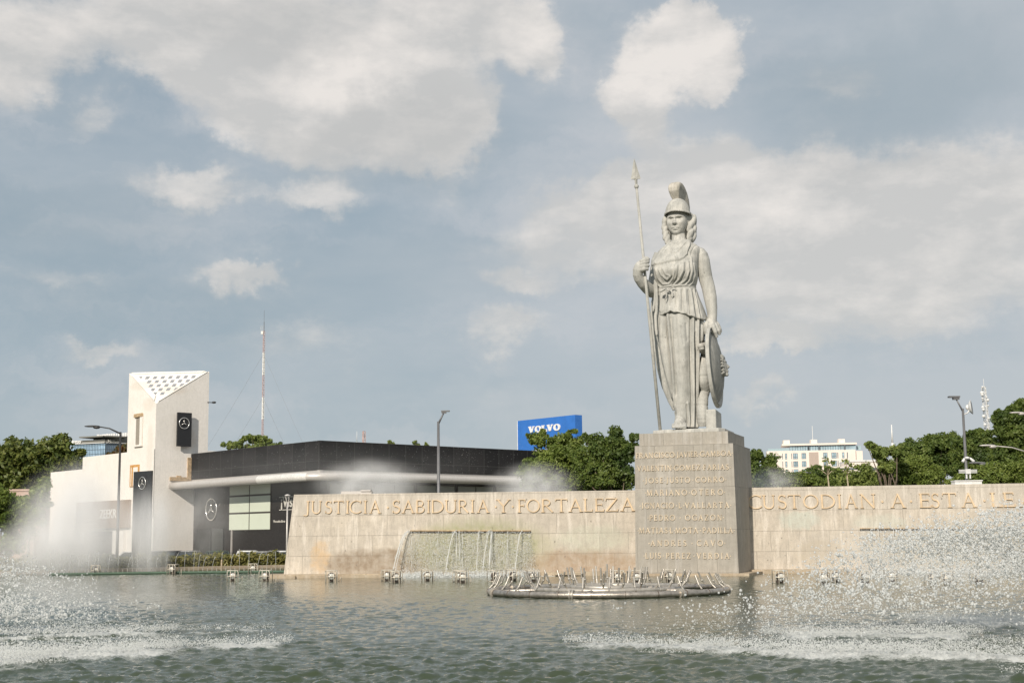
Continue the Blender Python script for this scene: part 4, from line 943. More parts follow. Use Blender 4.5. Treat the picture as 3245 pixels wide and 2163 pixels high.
hd = MB(); hd.ell(U(2221, 1097, YS - .52), (.13, .20, .11), 16); hd.ell(U(2224, 1106, YS - .52), (.11, .18, .07), 16); hd.ell(U(2217, 1091, YS - .66), (.03, .03, .03), 8); hd.tube([U(2224, 1098, YS - .4), U(2234, 1092, YS - .1)], [.12, .15], 12)
hd.tube([U(2228, 1084, YS - .3), U(2231, 1092, YS - .2), U(2236, 1104, YS + .1)], [.05, .10, .14], 10)
o2 = hd.build('serpent_head', M['statue'], stt); remeshed(o2, .02, 1)
rk = MB(); f0 = U(2237, 1356, YS - .55); f1 = U(2270, 1356, YS - .72); zt = U(2250, 1297, YS - .5).z; zb = 4.70
dd = -fw_ * 1.25; t_ = (f1 - f0); t_.z = 0
pts = [f0, f0 + t_, f0 + t_ + dd, f0 + dd]
rk.hexa([Vector((p.x, p.y, zb)) for p in pts] + [Vector((p.x, p.y, zt - .04 * i)) + (c0 * 0) for i, p in zip((0, 0, 1, 1), pts)])
o = rk.build('rock', M['statue'], stt); bv = o.modifiers.new('b', 'BEVEL'); bv.width = .04; bv.segments = 3
# --- base slab
sl = MB(); e = U(2060, 1365, YS); poly = []
for (u, v) in [(-1.28, .30), (-1.20, .95), (-.75, 1.25), (.2, 1.32), (1.05, 1.30), (1.22, 1.0), (1.25, -1.0), (-1.25, -1.0)]:
    poly.append(Vector(((FL[0] + BRt[0]) / 2, (FL[1] + BRt[1]) / 2, 4.615)) + rx_ * u + fw_ * v)
sl.prism(poly, (0, 0, .135)); o = sl.build('base_slab', M['statue'], stt); bv = o.modifiers.new('b', 'BEVEL'); bv.width = .03; bv.segments = 2
# ------------------------------------------------------------------ the black showroom and the white tower
GZ = -1.05
C0 = Vector((-14.08, 100.0, 0)); dL = Vector((math.cos(R(131.3)), math.sin(R(131.3)), 0)); dR = Vector((math.cos(R(44.0)), math.sin(R(44.0)), 0))
nL = Vector((-dL.y, dL.x, 0)); nL = nL if nL.y < 0 else -nL
nR = Vector((dR.y, -dR.x, 0)); nR = nR if nR.y < 0 else -nR
def t_at(p, d, px, z):       # distance along d from p until the picture column px is reached
    lo, hi = -5.0, 60.0; f = lambda t: float(proj(np.array(p + d * t + Vector((0, 0, z))))[0]) - px
    s = f(lo) > 0
    for _ in range(60):
        m = (lo + hi) / 2
        if (f(m) > 0) == s: lo = m
        else: hi = m
    return lo
def slab(mb, p, d, n, a, b, z0, z1, out0, out1):
    """block along a wall: from a to b along d, z0..z1, from out0 to out1 outward along n"""
    q = [p + d * a + n * out0, p + d * b + n * out0, p + d * b + n * out1, p + d * a + n * out1]
    mb.hexa([Vector((v.x, v.y, z0)) for v in q] + [Vector((v.x, v.y, z1)) for v in q]); return mb
LL = t_at(C0, dL, 605, 7.3); LR = 32.0
bld = empty('car_showroom', (C0.x, C0.y, GZ), 'low black panelled car showroom with a rounded pale canopy behind the spray', 'showroom')
def panel_mat():
    m, N = new_mat('black_granite_panels'); G = N.n('ShaderNodeNewGeometry').outputs['Position']; s = N.n('ShaderNodeSeparateXYZ', ins={0: G})
    u = N.m('ADD', N.m('MULTIPLY', s.outputs[0], 1.06), N.m('MULTIPLY', s.outputs[1], .0)); uv = N.n('ShaderNodeCombineXYZ', ins={0: u, 1: N.m('SUBTRACT', s.outputs[2], 6.85)}).outputs[0]
    br = N.n('ShaderNodeTexBrick', ins={'Vector': uv, 'Color1': (.012, .012, .013, 1), 'Color2': (.022, .021, .022, 1), 'Mortar': (.06, .06, .057, 1), 'Scale': 1.0, 'Mortar Size': .016, 'Brick Width': 1.25, 'Row Height': 1.46}); br.offset = 0
    b = N.n('ShaderNodeBsdfPrincipled', ins={'Base Color': br.outputs[0], 'Roughness': .6}); b.inputs['Specular IOR Level'].default_value = .14; finish(N, b.outputs[0]); return m
M['panels'] = panel_mat()
mb = MB(); core = [C0 + nL * -.35 + nR * -.35, C0 + dR * LR + nR * -.35, C0 + dR * LR + dL * 26, C0 + dL * 26 + nL * -.35]
mb.hexa([Vector((v.x, v.y, GZ)) for v in core] + [Vector((v.x, v.y, 8.0)) for v in core]); mb.build('wall', simple('dark_facade', (.030, .027, .026), .45, var=.3), bld)
mb = MB(); slab(mb, C0, dL, nL, 0, LL, 6.17, 8.31, -.3, .0); slab(mb, C0, dR, nR, 0, LR, 6.17, 8.31, -.3, .0); mb.build('parapet', M['panels'], bld)
# canopy
OUT = 1.7; zc = 5.62
tl0 = t_at(C0 + nL * OUT, dL, 541, zc); cpts = [C0 + nL * OUT + dL * tl0 * (1 - k / 12) + dL * (.9 * k / 12) for k in range(13)]
qa, qb = C0 + nL * OUT + dL * .9, C0 + nR * OUT + dR * .9; qc = C0 + (nL + nR) * OUT * .93 
for k in range(1, 12): t = k / 12; cpts.append(qa * (1 - t) ** 2 + qc * 2 * t * (1 - t) + qb * t * t)
cpts += [C0 + nR * OUT + dR * (.9 + (LR - .9) * k / 10) for k in range(11)]
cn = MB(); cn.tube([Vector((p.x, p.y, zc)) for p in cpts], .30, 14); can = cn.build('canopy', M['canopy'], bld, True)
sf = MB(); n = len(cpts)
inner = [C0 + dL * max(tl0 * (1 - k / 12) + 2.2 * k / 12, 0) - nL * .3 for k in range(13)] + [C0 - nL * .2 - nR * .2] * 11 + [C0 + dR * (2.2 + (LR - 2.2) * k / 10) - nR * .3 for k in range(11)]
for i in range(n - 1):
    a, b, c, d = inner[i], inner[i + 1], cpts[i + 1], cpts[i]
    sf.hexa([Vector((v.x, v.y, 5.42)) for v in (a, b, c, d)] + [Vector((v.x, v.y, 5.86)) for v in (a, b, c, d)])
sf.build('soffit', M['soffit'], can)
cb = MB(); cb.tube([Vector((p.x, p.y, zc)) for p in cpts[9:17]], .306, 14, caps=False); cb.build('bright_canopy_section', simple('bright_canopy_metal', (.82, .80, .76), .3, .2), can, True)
wl = MB(); slab(wl, C0, dL, nL, 0, LL, 5.86, 6.17, -.3, -.05); slab(wl, C0, dR, nR, 0, LR, 5.86, 6.17, -.3, -.05); wl.build('canopy_upstand', M['canopy'], can)
pL = C0 - nL * .35; pR = C0 - nR * .35
def on(px, py, pl, n, out=.02): return onplane(px, py, pl + n * out, n)
def rectwin(px0, px1, py0, py1, nx, nys, pane_mat, frame_mat, parent, pl, n, name='window'):
    a = on(px0, py1, pl, n); b = on(px1, py1, pl, n); zt = on((px0 + px1) / 2, py0, pl, n).z; zb = (a.z + b.z) / 2; d = (b - a); d.z = 0; W = d.length; d.normalize(); p = Vector((a.x, a.y, 0))
    fr = MB(); slab(fr, p, d, n, 0, W, zb, zt, .0, .03); f = fr.build(name, frame_mat, parent)
    zs = [zb + (zt - zb) * q for q in nys]
    for i in range(nx):
        for j in range(len(zs) - 1):
            pn = MB(); slab(pn, p, d, n, W * i / nx + .07, W * (i + 1) / nx - .07, zs[j] + .07, zs[j + 1] - .07, .03, .05); pn.build('pane', pane_mat, f)
    return f
M['panesky'] = simple('painted_sky_glass', (.62, .67, .56), .25, var=.05, scale=.3)  # pale base colour stands in for bright sky reflected in the panes
M['panegrey'] = simple('grey_glazing', (.30, .32, .30), .3, var=.1, scale=.3)
rectwin(726, 858, 1530, 1680, 2, (0, .37, .74, 1.0), M['panesky'], M['darkhole'], bld, pL, nL)
for i in range(7):
    w = MB(); slab(w, C0, dR, nR, 1.0 + i * 4.2, 5.0 + i * 4.2, .2, 5.3, -.34, -.28); f = w.build('window', M['darkhole'], bld)
    w = MB(); slab(w, C0, dR, nR, 1.1 + i * 4.2, 2.95 + i * 4.2, .3, 5.2, -.28, -.26); slab(w, C0, dR, nR, 3.05 + i * 4.2, 4.9 + i * 4.2, .3, 5.2, -.28, -.26); w.build('pane', M['panegrey'], f)
dr = MB(); 
for a, b in ((625, 668), (672, 708)):
    q, r = on(a, 1750, pL, nL), on(b, 1750, pL, nL); d = (r - q); d.z = 0; W = d.length; d.normalize(); slab(dr, Vector((q.x, q.y, 0)), d, nL, 0, W, GZ, 2.1, 0, .06)
dr.build('entrance_door', simple('dark_glass_door', (.05, .055, .055), .2), bld)
pm = MB(); q = on(593, 1740, pL, nL); slab(pm, Vector((q.x, q.y, 0)), -dL, nL, 0, .25, GZ, 2.2, .0, .3); pm.build('door_post', M['canopy'], bld); pm = MB(); q = on(734, 1740, pL, nL); slab(pm, Vector((q.x, q.y, 0)), -dL, nL, 0, .12, GZ, 2.0, .0, .1); pm.build('door_post', M['canopy'], bld)
def star(mb, c, r, ex, n, ring=.085, th=.10):
    up = Vector((0, 0, 1)); P = []
    for i in range(48): a = 2 * math.pi * i / 48; P.append(c + ex * math.cos(a) * r + up * math.sin(a) * r)
    mb.tube(P, r * ring, 8, closed=True)
    for k in range(3):
        a = R(90 + 120 * k); d1 = ex * math.cos(a) + up * math.sin(a); d2 = ex * -math.sin(a) + up * math.cos(a); w = r * .15
        base = [c - d2 * w + n * .0, c + d1 * 0 + n * th, c + d2 * w, c - n * th]; tipp = c + d1 * r * .97
        mb.add(base + [tipp], [(0, 1, 4), (1, 2, 4), (2, 3, 4), (3, 0, 4), (3, 2, 1, 0)])
em = MB(); c = on(669.6, 1613, pL, nL, .12); rr = abs(on(669.6, 1579, pL, nL).z - c.z); star(em, c, rr, -dL, nL, .07, .15); em.build('star_emblem', M['chrome'], bld, True)
def text_mesh(name, txt, p, ex, up, size, mat, parent, depth=.03, shear=0.0, bold=0.0):
    cu = bpy.data.curves.new(name, 'FONT'); cu.body = txt; cu.size = size; cu.extrude = depth; cu.offset = bold; cu.shear = shear; cu.resolution_u = 3
    ob = bpy.data.objects.new(name, cu); col.objects.link(ob); dg = bpy.context.evaluated_depsgraph_get(); dg.update()
    me = bpy.data.meshes.new_from_object(ob.evaluated_get(dg)); bpy.data.objects.remove(ob); bpy.data.curves.remove(cu)
    nn_ = ex.cross(up); V = np.empty(len(me.vertices) * 3); me.vertices.foreach_get('co', V); V = V.reshape(-1, 3)
    Wd = V[:, 0:1] * np.array(ex) + V[:, 1:2] * np.array(up) + V[:, 2:3] * np.array(nn_) + np.array(p)
    if parent: Wd = Wd - np.array(wloc(parent))
    me.vertices.foreach_set('co', Wd.astype(np.float32).ravel()); me.update(); me.materials.clear(); me.materials.append(mat); me.name = name
    o = bpy.data.objects.new(name, me); col.objects.link(o); o.parent = parent; return o
exL = -dL
q = on(889, 1606, pL, nL, .06); text_mesh('facade_lettering', '¡Visítanos!', q, exL, up_, 1.15, M['signdim'], bld, .02, bold=.01)
q = on(866, 1655, pL, nL, .06); text_mesh('small_lettering', 'Mercedes-Benz', q, exL, up_, .27, M['signdim'], bld, .02)
ln = MB()
for yy in (1576, 1616): q = on(886, yy, pL, nL, .0); slab(ln, Vector((q.x, q.y, 0)), exL, nL, 0, 7, q.z, q.z + .05, 0, .05)
ln.build('trim_line', M['signdim'], bld)

# white tower with annexes (one building)
E0 = C0 + dL * LL; tdir = Vector((math.cos(R(41)), math.sin(R(41)), 0))       # the tower's right face runs this way
tk = t_at(E0, -tdir, 487, 4.0); K = E0 - tdir * tk; tr = t_at(K, tdir, 658, 8.0); tlft = t_at(K, dL, 402, 8.0)
nT = Vector((tdir.y, -tdir.x, 0)); nT = nT if nT.y < 0 else -nT
tow = empty('white_tower_building', (K.x, K.y, GZ), 'white rendered tower building with a slanted perforated top and stepped annex walls', 'tower building')
A, Bp = K + dL * tlft, K + tdir * tr; Cc = A + (Bp - K)
zt = float(U(411, 1181.6, A.y).z); zt2 = float(U(659.7, 1178, Bp.y).z); zt = (zt + zt2) / 2; zk = float(U(487, 1278.6, K.y).z)
v = [Vector((p.x, p.y, GZ)) for p in (K, Bp, Cc, A)] + [Vector((K.x, K.y, zk)), Vector((Bp.x, Bp.y, zt)), Vector((Cc.x, Cc.y, zt)), Vector((A.x, A.y, zt))]
MB().add(v, [(0, 1, 5, 4), (1, 2, 6, 5), (2, 3, 7, 6), (3, 0, 4, 7), (3, 2, 1, 0), (4, 5, 7), (5, 6, 7)]).build('tower_wall', M['white'], tow)
# thin raised border of the slanted triangle, then plates with the openings' shade painted in
pa, pb, pk = v[7], v[5], v[4]; nsl = (pb - pk).cross(pa - pk).normalized(); nsl = nsl if nsl.z > 0 else -nsl
bd = MB()
cen = (pa + pb + pk) / 3
for (a, b, w) in ((pa, pb, .22), (pb, pk, .16), (pk, pa, .42)):
    e = (b - a).normalized(); inn = nsl.cross(e); inn = inn if inn.dot(cen - a) > 0 else -inn
    bd.prism([a + e * w, b - e * w * 1.5, b - e * w * 2.6 + inn * w, a + e * w * 2.6 + inn * w], nsl * .09)
bd.build('triangle_border', M['white'], tow)
HOLE_SHADE = simple('opening_shadow', (.27, .28, .30), .8); u_ = (pb - pa).normalized(); vv_ = nsl.cross(u_); vv_ = vv_ if vv_.dot(pk - pa) > 0 else -vv_; Wt = (pb - pa).length; Ht = (pk - pa).dot(vv_); kx = (pk - pa).dot(u_)
rows_ = 6; cs = Wt / 10.5
for r in range(rows_):
    y = .55 + r * (Ht - 1.0) / rows_; f = y / Ht; x0 = kx * f; x1 = Wt + (kx - Wt) * f
    k = 0; x = (r % 2) * cs * .5 + .35
    while x < Wt:
        if x > x0 + .40 + .25 * f and x + .30 < x1 - .32:
            p = pa + u_ * x + vv_ * y + nsl * .004; hh = min(.42, Ht * .085)
            hl = MB(); hl.prism([p, p + u_ * cs * .46, p + u_ * cs * .40 + vv_ * hh, p - u_ * cs * .06 + vv_ * hh], nsl * .012); hl.build('lattice_shade_plate', HOLE_SHADE, tow)
        x += cs
def onT(px, py, out=.0): return onplane(px, py, K + nT * out, nT)
def onA(px, py, out=.0): return onplane(px, py, K + nL * out, nL)
# slit window on the left face
def facebox(pxs, name, mat, parent, f, n, o0, o1):
    (x0, y0, x1, y1) = pxs; a, b, c = f(x0, y1), f(x1, y1), f((x0 + x1) / 2, y0); d = b - a; d.z = 0; W = d.length; d.normalize()
    m_ = MB(); slab(m_, Vector((a.x, a.y, 0)), d, n, 0, W, min(a.z, b.z), c.z, o0, o1); return m_.build(name, mat, parent)
w = facebox((430, 1318, 452, 1409), 'slit_window', simple('shaded_recess', (.30, .27, .23), .9), tow, onA, nL, .005, .02)
facebox((445, 1320, 452, 1409), 'reveal', M['white'], w, onA, nL, .02, .12); facebox((429, 1310, 454, 1319), 'window_head', M['trim'], w, onA, nL, .02, .16); facebox((428, 1409, 453, 1413), 'window_sill', M['white'], w, onA, nL, .02, .18)
facebox((443, 1391, 446, 1408), 'window_gap', M['darkhole'], w, onA, nL, .021, .05)
s = facebox((561, 1306.6, 606, 1413), 'hanging_sign', M['black'], tow, lambda x, y: onT(x, y, .45), nT, -.16, .0)
em = MB(); c = onT(584, 1340.5, .51); rr = abs(onT(585.5, 1323.5, .5).z - c.z); star(em, c, rr, tdir, nT, .075, .08); em.build('star_emblem', M['chrome'], s, True)
wlp = MB(); c = onT(657, 1274, 0); wlp.box(c + tdir * .35, (.7, .10, .06), R(41)).ell(c + tdir * .62 + up_ * .02, (.2, .14, .10), 10); wlp.build('wall_lamp', M['poledark'], tow)
# broken edge where the showroom meets the tower
bk_ = MB(); c = onT(603, 1517, 0); zlo = onT(600, 1520).z; zhi = onT(600, 1438).z; slab(bk_, E0, -tdir, nT, 0, .34, zlo, zhi - .3, .0, .10); slab(bk_, E0, -tdir, nT, 0, 1.9, zlo - .1, zlo + .22, .0, .12); slab(bk_, E0, -tdir, nT, .9, 1.3, zlo + .22, zlo + .34, .0, .09); bk_.build('broken_render_edge', M['trim'], tow)
tA = t_at(K, dL, 257.7, 5.0); tB = t_at(K, dL, 157, 5.0); zA = float(U(479.6, 1422, K.y).z); pB_ = K + dL * tA; zB = float(U(257.7, 1486, pB_.y).z)
an = MB(); slab(an, K, dL, nL, .0, tA, 2.05, zA, -9, -.02); an.build('annex_wall', M['white'], tow)
an = MB(); slab(an, K, dL, nL, tA, tB, 1.0, zB, -9, -.02); an.build('annex_wall', M['white'], tow)
an = MB(); slab(an, K, dL, nL, .05, tA, GZ, 2.05, -8.9, -.4); slab(an, K, dL, nL, tA, tB + 2.5, GZ, 1.0, -8.9, -.4); an.build('shopfront', simple('dim_shopfront', (.09, .075, .065), .4, var=.4, scale=.6), tow)
fs = facebox((250, 1587, 414, 1671), 'fascia', M['brown'], tow, onA, nL, -.02, .30)
q = onA(316, 1642, .31); text_mesh('fascia_lettering', 'ZEEKR', q, exL, up_, 1.1, M['signwhite'], fs, .03)
facebox((363, 1680, 398, 1754), 'entry_panel', M['white'], tow, onA, nL, .0, .25)
w = facebox((413, 1472, 441, 1540), 'small_window', M['orange'], tow, onA, nL, .0, .08); facebox((417, 1480, 438, 1538), 'window_infill', M['white'], w, onA, nL, .08, .10); facebox((420, 1474, 424, 1538), 'window_bar', M['orange'], w, onA, nL, .10, .13)
sv = MB(); c = onA(478, 1490, .01); slab(sv, K, dL, nL, .0, .10, 3.0, zA, -.02, .03); sv.build('joint_strip', simple('joint_grey', (.3, .29, .27), .8), tow)
# free-standing pylon sign
a, b = U(418, 1700, 107), U(478, 1700, 105.2); d = b - a; d.z = 0; W = d.length; d.normalize(); n_ = Vector((d.y, -d.x, 0)); n_ = n_ if n_.y < 0 else -n_
zt_ = float(U(448, 1492, 106).z)
py = empty('pylon_sign', ((a.x + b.x) / 2, 106, GZ), 'tall free standing black pylon sign with a chrome star beside the white tower', 'sign')
m_ = MB(); slab(m_, Vector((a.x, a.y, 0)), d, n_, 0, W * .96, GZ, zt_, -.12, 0); m_.build('pylon_panel', M['black'], py)
em = MB(); c = onplane(450.5, 1530, Vector((a.x, a.y, 0)) + n_ * .06, n_); rr = abs(onplane(450.5, 1511, Vector((a.x, a.y, 0)), n_).z - c.z); star(em, c, rr, d, n_, .075, .08); em.build('star_emblem', M['chrome'], py, True)

# ------------------------------------------------------------------ billboard
a, b = U(1641, 1380, 136.4), U(1823.4, 1380, 130.0); d = b - a; d.z = 0; W = d.length; d.normalize(); n_ = Vector((d.y, -d.x, 0)); n_ = n_ if n_.y < 0 else -n_
zt_ = 12.56; zb_ = float(U(1641, 1427, 136.4).z) - .1; P0 = Vector((a.x, a.y, 0))
bb = empty('billboard', ((a.x + b.x) / 2, (a.y + b.y) / 2, GZ), 'big blue rooftop sign with white VOLVO lettering behind the trees', 'billboard')
m_ = MB(); slab(m_, P0, d, n_, 0, W, zb_, zt_, -.9, 0); m_.build('sign_panel', M['blue'], bb)
m_ = MB(); slab(m_, P0, d, n_, -.06, .0, zb_, zt_, -.9, .03); slab(m_, P0, d, n_, -.06, W, zb_ - .08, zb_, -.9, .03); m_.build('edge_strip', M['signwhite'], bb)
for t in (.2, .8): m_ = MB(); c = P0 + d * W * t - n_ * .4; m_.box((c.x, c.y, (GZ + zb_) / 2), (.35, .35, zb_ - GZ - .05)); m_.build('post', M['pole'], bb)
vl = MB(); p = onplane(1677, 1372, P0, n_); q = onplane(1777, 1360, P0, n_); h = abs(onplane(1677, 1351.5, P0, n_).z - p.z); L = (q - p).length; 
GV = {'V': [S([(.13, 1), (.42, .06)], .30), S([(.44, .06), (.72, 1)], .17), S([(-.04, .94), (.38, .94)], .13), S([(.56, .94), (.88, .94)], .13)], 'O': [(arc(.45, .5, .34, .43, 0, 360, 30), [.14 + .17 * abs(math.cos(R(12 * i))) for i in range(31)])], 'L': [S([(.22, 0), (.22, 1)], .26), S([(0, .93), (.44, .93)], .14), S([(0, .09), (.76, .09)], .20), S([(.72, 0), (.72, .40)], .16)]}
u = 0; tw = sum({'V': .96, 'O': .96, 'L': .84}[c] for c in 'VOLVO'); sc = L / (tw * h)
for ch in 'VOLVO':
    GL['#'] = (1, GV[ch]); strokes(vl, '#', lambda x, y, dd: p + (d * (u + x)) + up_ * y + n_ * dd, h, sc, .08); u += {'V': .96, 'O': .96, 'L': .84}[ch] * h * sc
vl.build('lettering', M['signwhite'], bb)

# ------------------------------------------------------------------ far buildings
def far_apartment():
    D1, D2 = 505.0, 500.0; a, b = U(2432, 1500, D1), U(2714.5, 1500, D2); d = b - a; d.z = 0; W = d.length; d.normalize(); n = Vector((d.y, -d.x, 0)); n = n if n.y < 0 else -n
    P = Vector((a.x, a.y, 0)); ap = empty('apartment_building', ((a.x + b.x) / 2, D2, GZ), 'pale apartment building with glazed top floor beyond the trees right of the pedestal', 'building')
    zr = float(U(2432, 1429, D1).z); X = lambda px: t_at(P, d, px, zr) ; Z = lambda y: float(U(2570, y, 502).z)
    m_ = MB(); slab(m_, P, d, n, 0, W, GZ, zr, -14, 0); m_.build('wall', M['apt'], ap)
    m_ = MB(); slab(m_, P, d, n, W - 2, W + 2.6, GZ, zr - .4, -16, -1.5); m_.build('side_wing', M['apt'], ap)
    m_ = MB(); slab(m_, P, d, n, X(2504), X(2712), zr, Z(1409), -10, -.6); m_.build('glazed_floor', M['aptglass'], ap)
    m_ = MB(); slab(m_, P, d, n, X(2478), X(2716), Z(1410), Z(1404), -11, .3); rf = m_.build('roof', M['apt'], ap)
    for x in (2493, 2580.5, 2669): m_ = MB(); c = P + d * X(x) - n * 4; m_.box((c.x, c.y, Z(1400)), (2.3, 2.3, 2.2), 0); m_.build('rooftop_block', M['apt'], rf)
    m_ = MB(); c = P + d * X(2579) - n * 4; m_.tube([(c.x, c.y, Z(1392)), (c.x, c.y, Z(1346))], .10, 6); m_.build('roof_antenna', M['polewhite'], rf)
    m_ = MB(); 
    for x in (2559, 2561, 2594, 2675): slab(m_, P, d, n, X(x), X(x) + .5, zr, Z(1409), -.6, .05)
    for x in range(2512, 2672, 8): slab(m_, P, d, n, X(x), X(x) + .13, zr, Z(1409), -.6, -.5)
    m_.build('floor_mullions', M['aptdark'], ap)
    m_ = MB(); slab(m_, P, d, n, X(2434), X(2502), zr, Z(1418), -.5, -.35); slab(m_, P, d, n, X(2716), X(2731), zr, Z(1413), -3, -2.8); m_.build('balcony_rail', M['aptrail'], ap)
    m_ = MB(); slab(m_, P, d, n, X(2563), X(2593), GZ, Z(1432), .01, .05); m_.build('stair_recess', simple('recess_cladding', (.46, .38, .33), .9), ap)
    for r, y0 in enumerate((1434, 1459.5, 1485, 1510)):
        for (x0, x1, kind) in ((2478, 2480, 0), (2487, 2493.5, 1), (2507, 2509, 0), (2512.5, 2527.5, 2), (2539.5, 2553.5, 2), (2608, 2621.5, 2), (2634, 2650.5, 2), (2653, 2655.5, 0), (2668, 2675, 1), (2683, 2686, 0)):
            m_ = MB(); slab(m_, P, d, n, X(x0), X(x1), Z(y0 + 18.5), Z(y0), .0, .04); f = m_.build('window', M['aptdark'], ap)
            if kind:
                m_ = MB(); xm = (X(x0) + X(x1)) / 2; zm = Z(y0 + 12)
                for (u0, u1) in ([(X(x0) + .15, xm - .07), (xm + .07, X(x1) - .15)] if kind == 2 else [(X(x0) + .12, X(x1) - .12)]):
                    slab(m_, P, d, n, u0, u1, zm + .08, Z(y0) - .15, .04, .06); slab(m_, P, d, n, u0, u1, Z(y0 + 18.5) + .15, zm - .08, .04, .06)
                m_.build('pane', M['aptglass'], f)
far_apartment()
def low_white():
    D = 380.0; a, b = U(2660, 1500, D), U(2860, 1500, D); d = Vector((1, 0, 0)); n = Vector((0, -1, 0)); P = Vector((a.x, D, 0)); W = b.x - a.x
    ap = empty('low_white_building', ((a.x + b.x) / 2, D, GZ), 'long low white building beside the apartment block behind the light green trees', 'building')
    z1 = float(U(2760, 1462, D).z); m_ = MB(); slab(m_, P, d, n, 3, W, GZ, z1, -12, 0); slab(m_, P, d, n, 0, 6, GZ, float(U(2680, 1478, D).z), -10, .4); m_.build('wall', M['apt'], ap)
    m_ = MB(); slab(m_, P, d, n, 3, W, z1, z1 + .5, -12.2, .25); m_.build('roof_edge', M['polewhite'], ap)
    m_ = MB(); slab(m_, P, d, n, 0, W, float(U(2680, 1487, D).z), float(U(2680, 1482, D).z), .4, .5); m_.build('shade_band', M['aptdark'], ap)
low_white()
def mutuo():
    D = 620.0; kx_ = 333.5; K2 = U(kx_, 1440, D); K2.z = 0; e1 = Vector((-.90, .43, 0)); e2 = Vector((.80, .60, 0)); n1 = Vector((-.43, -.90, 0)); n2 = Vector((.60, -.80, 0))
    ap = empty('office_tower', (K2.x, K2.y, GZ), 'distant blue glass office building with a flat roof slab and white rooftop lettering', 'office building')
    Z = lambda y: float(U(kx_, y, D).z); L1 = t_at(K2, e1, 225, 40); L2 = t_at(K2, e2, 420, 40)
    m_ = MB(); slab(m_, K2, e1, n1, 0, L1, GZ, Z(1402.5), -20, 0); m_.build('glass_front', M['bluecurtain'], ap)
    m_ = MB(); slab(m_, K2, e2, n2, 0, L2, GZ, Z(1402.5), -20, .05); m_.build('glass_side', M['bluecurtain_shade'], ap)
    m_ = MB(); slab(m_, K2, e1, n1, 0, L1, Z(1402), Z(1392), -20, .4); slab(m_, K2, e2, n2, 0, L2, Z(1402), Z(1392), -20, .45); m_.build('cornice', M['roofgrey'], ap)
    m_ = MB(); slab(m_, K2, e1, n1, 0, L1, Z(1402.8), Z(1400.6), .4, .8); slab(m_, K2, e1, n1, 0, L1, Z(1393), Z(1391.8), .4, .8); slab(m_, K2, e2, n2, 0, L2, Z(1403.2), Z(1401.4), .45, .8)
    m_.build('white_band', M['polewhite'], ap)
    m_ = MB()
    for i in range(22): slab(m_, K2, e1, n1, L1 * i / 22, L1 * i / 22 + .12, GZ, Z(1403), 0, .15)
    for i in range(14): slab(m_, K2, e2, n2, L2 * i / 14, L2 * i / 14 + .12, GZ, Z(1403), .05, .2)
    for y in (1409, 1423, 1437): slab(m_, K2, e1, n1, 0, L1, Z(y), Z(y) + .15, 0, .15); slab(m_, K2, e2, n2, 0, L2, Z(y), Z(y) + .15, .05, .2)
    m_.build('mullions', M['aptdark'], ap)
    m_ = MB(); slab(m_, K2, e1, n1, -4, 10, Z(1392), Z(1385), -14, -3); slab(m_, K2, e2, n2, 1, 13, Z(1392), Z(1385), -12, -3); m_.build('penthouse', M['roofgrey'], ap)
    m_ = MB(); slab(m_, K2, e1, n1, -1, 13, Z(1384.5), Z(1380.5), -16, 3); slab(m_, K2, e2, n2, -1, 9, Z(1384.4), Z(1380.6), -14, 3.1); m_.build('roof_slab', M['roofgrey'], ap)
    m_ = MB()
    for i in range(14): c = K2 + e1 * (9 - i * 1.35) + n1 * -5; m_.box((c.x, c.y, Z(1376)), (rng.uniform(.5, 1.1), .8, rng.uniform(.8, 1.7)))
    m_.build('roof_tanks', M['polewhite'], ap)
    p = K2 + e1 * L1 * .93 + n1 * .9; p.z = Z(1401.5); text_mesh('rooftop_lettering', 'Mutuo', K2 + e1 * t_at(K2, e1, 226, 40) + n1 * .9 + up_ * Z(1401), -e1, up_, 2.4, M['signwhite'], ap, .1, bold=.05)
    text_mesh('side_lettering', 'Mutuo', K2 + e2 * .6 + n2 * .9 + up_ * Z(1401.5), e2, up_, 2.0, M['signdim'], ap, .1, bold=.03)
mutuo()
c = U(55, 1555, 125); tag(MB().box((c.x, 129, (c.z + .1 + GZ) / 2), (2.6, 6, c.z + .1 - GZ)).box((c.x, 129, c.z + .12), (2.8, 6.2, .18)).build('pink_house', M['pink']), 'small pinkish house half hidden by the dark trees at the left edge', 'house')

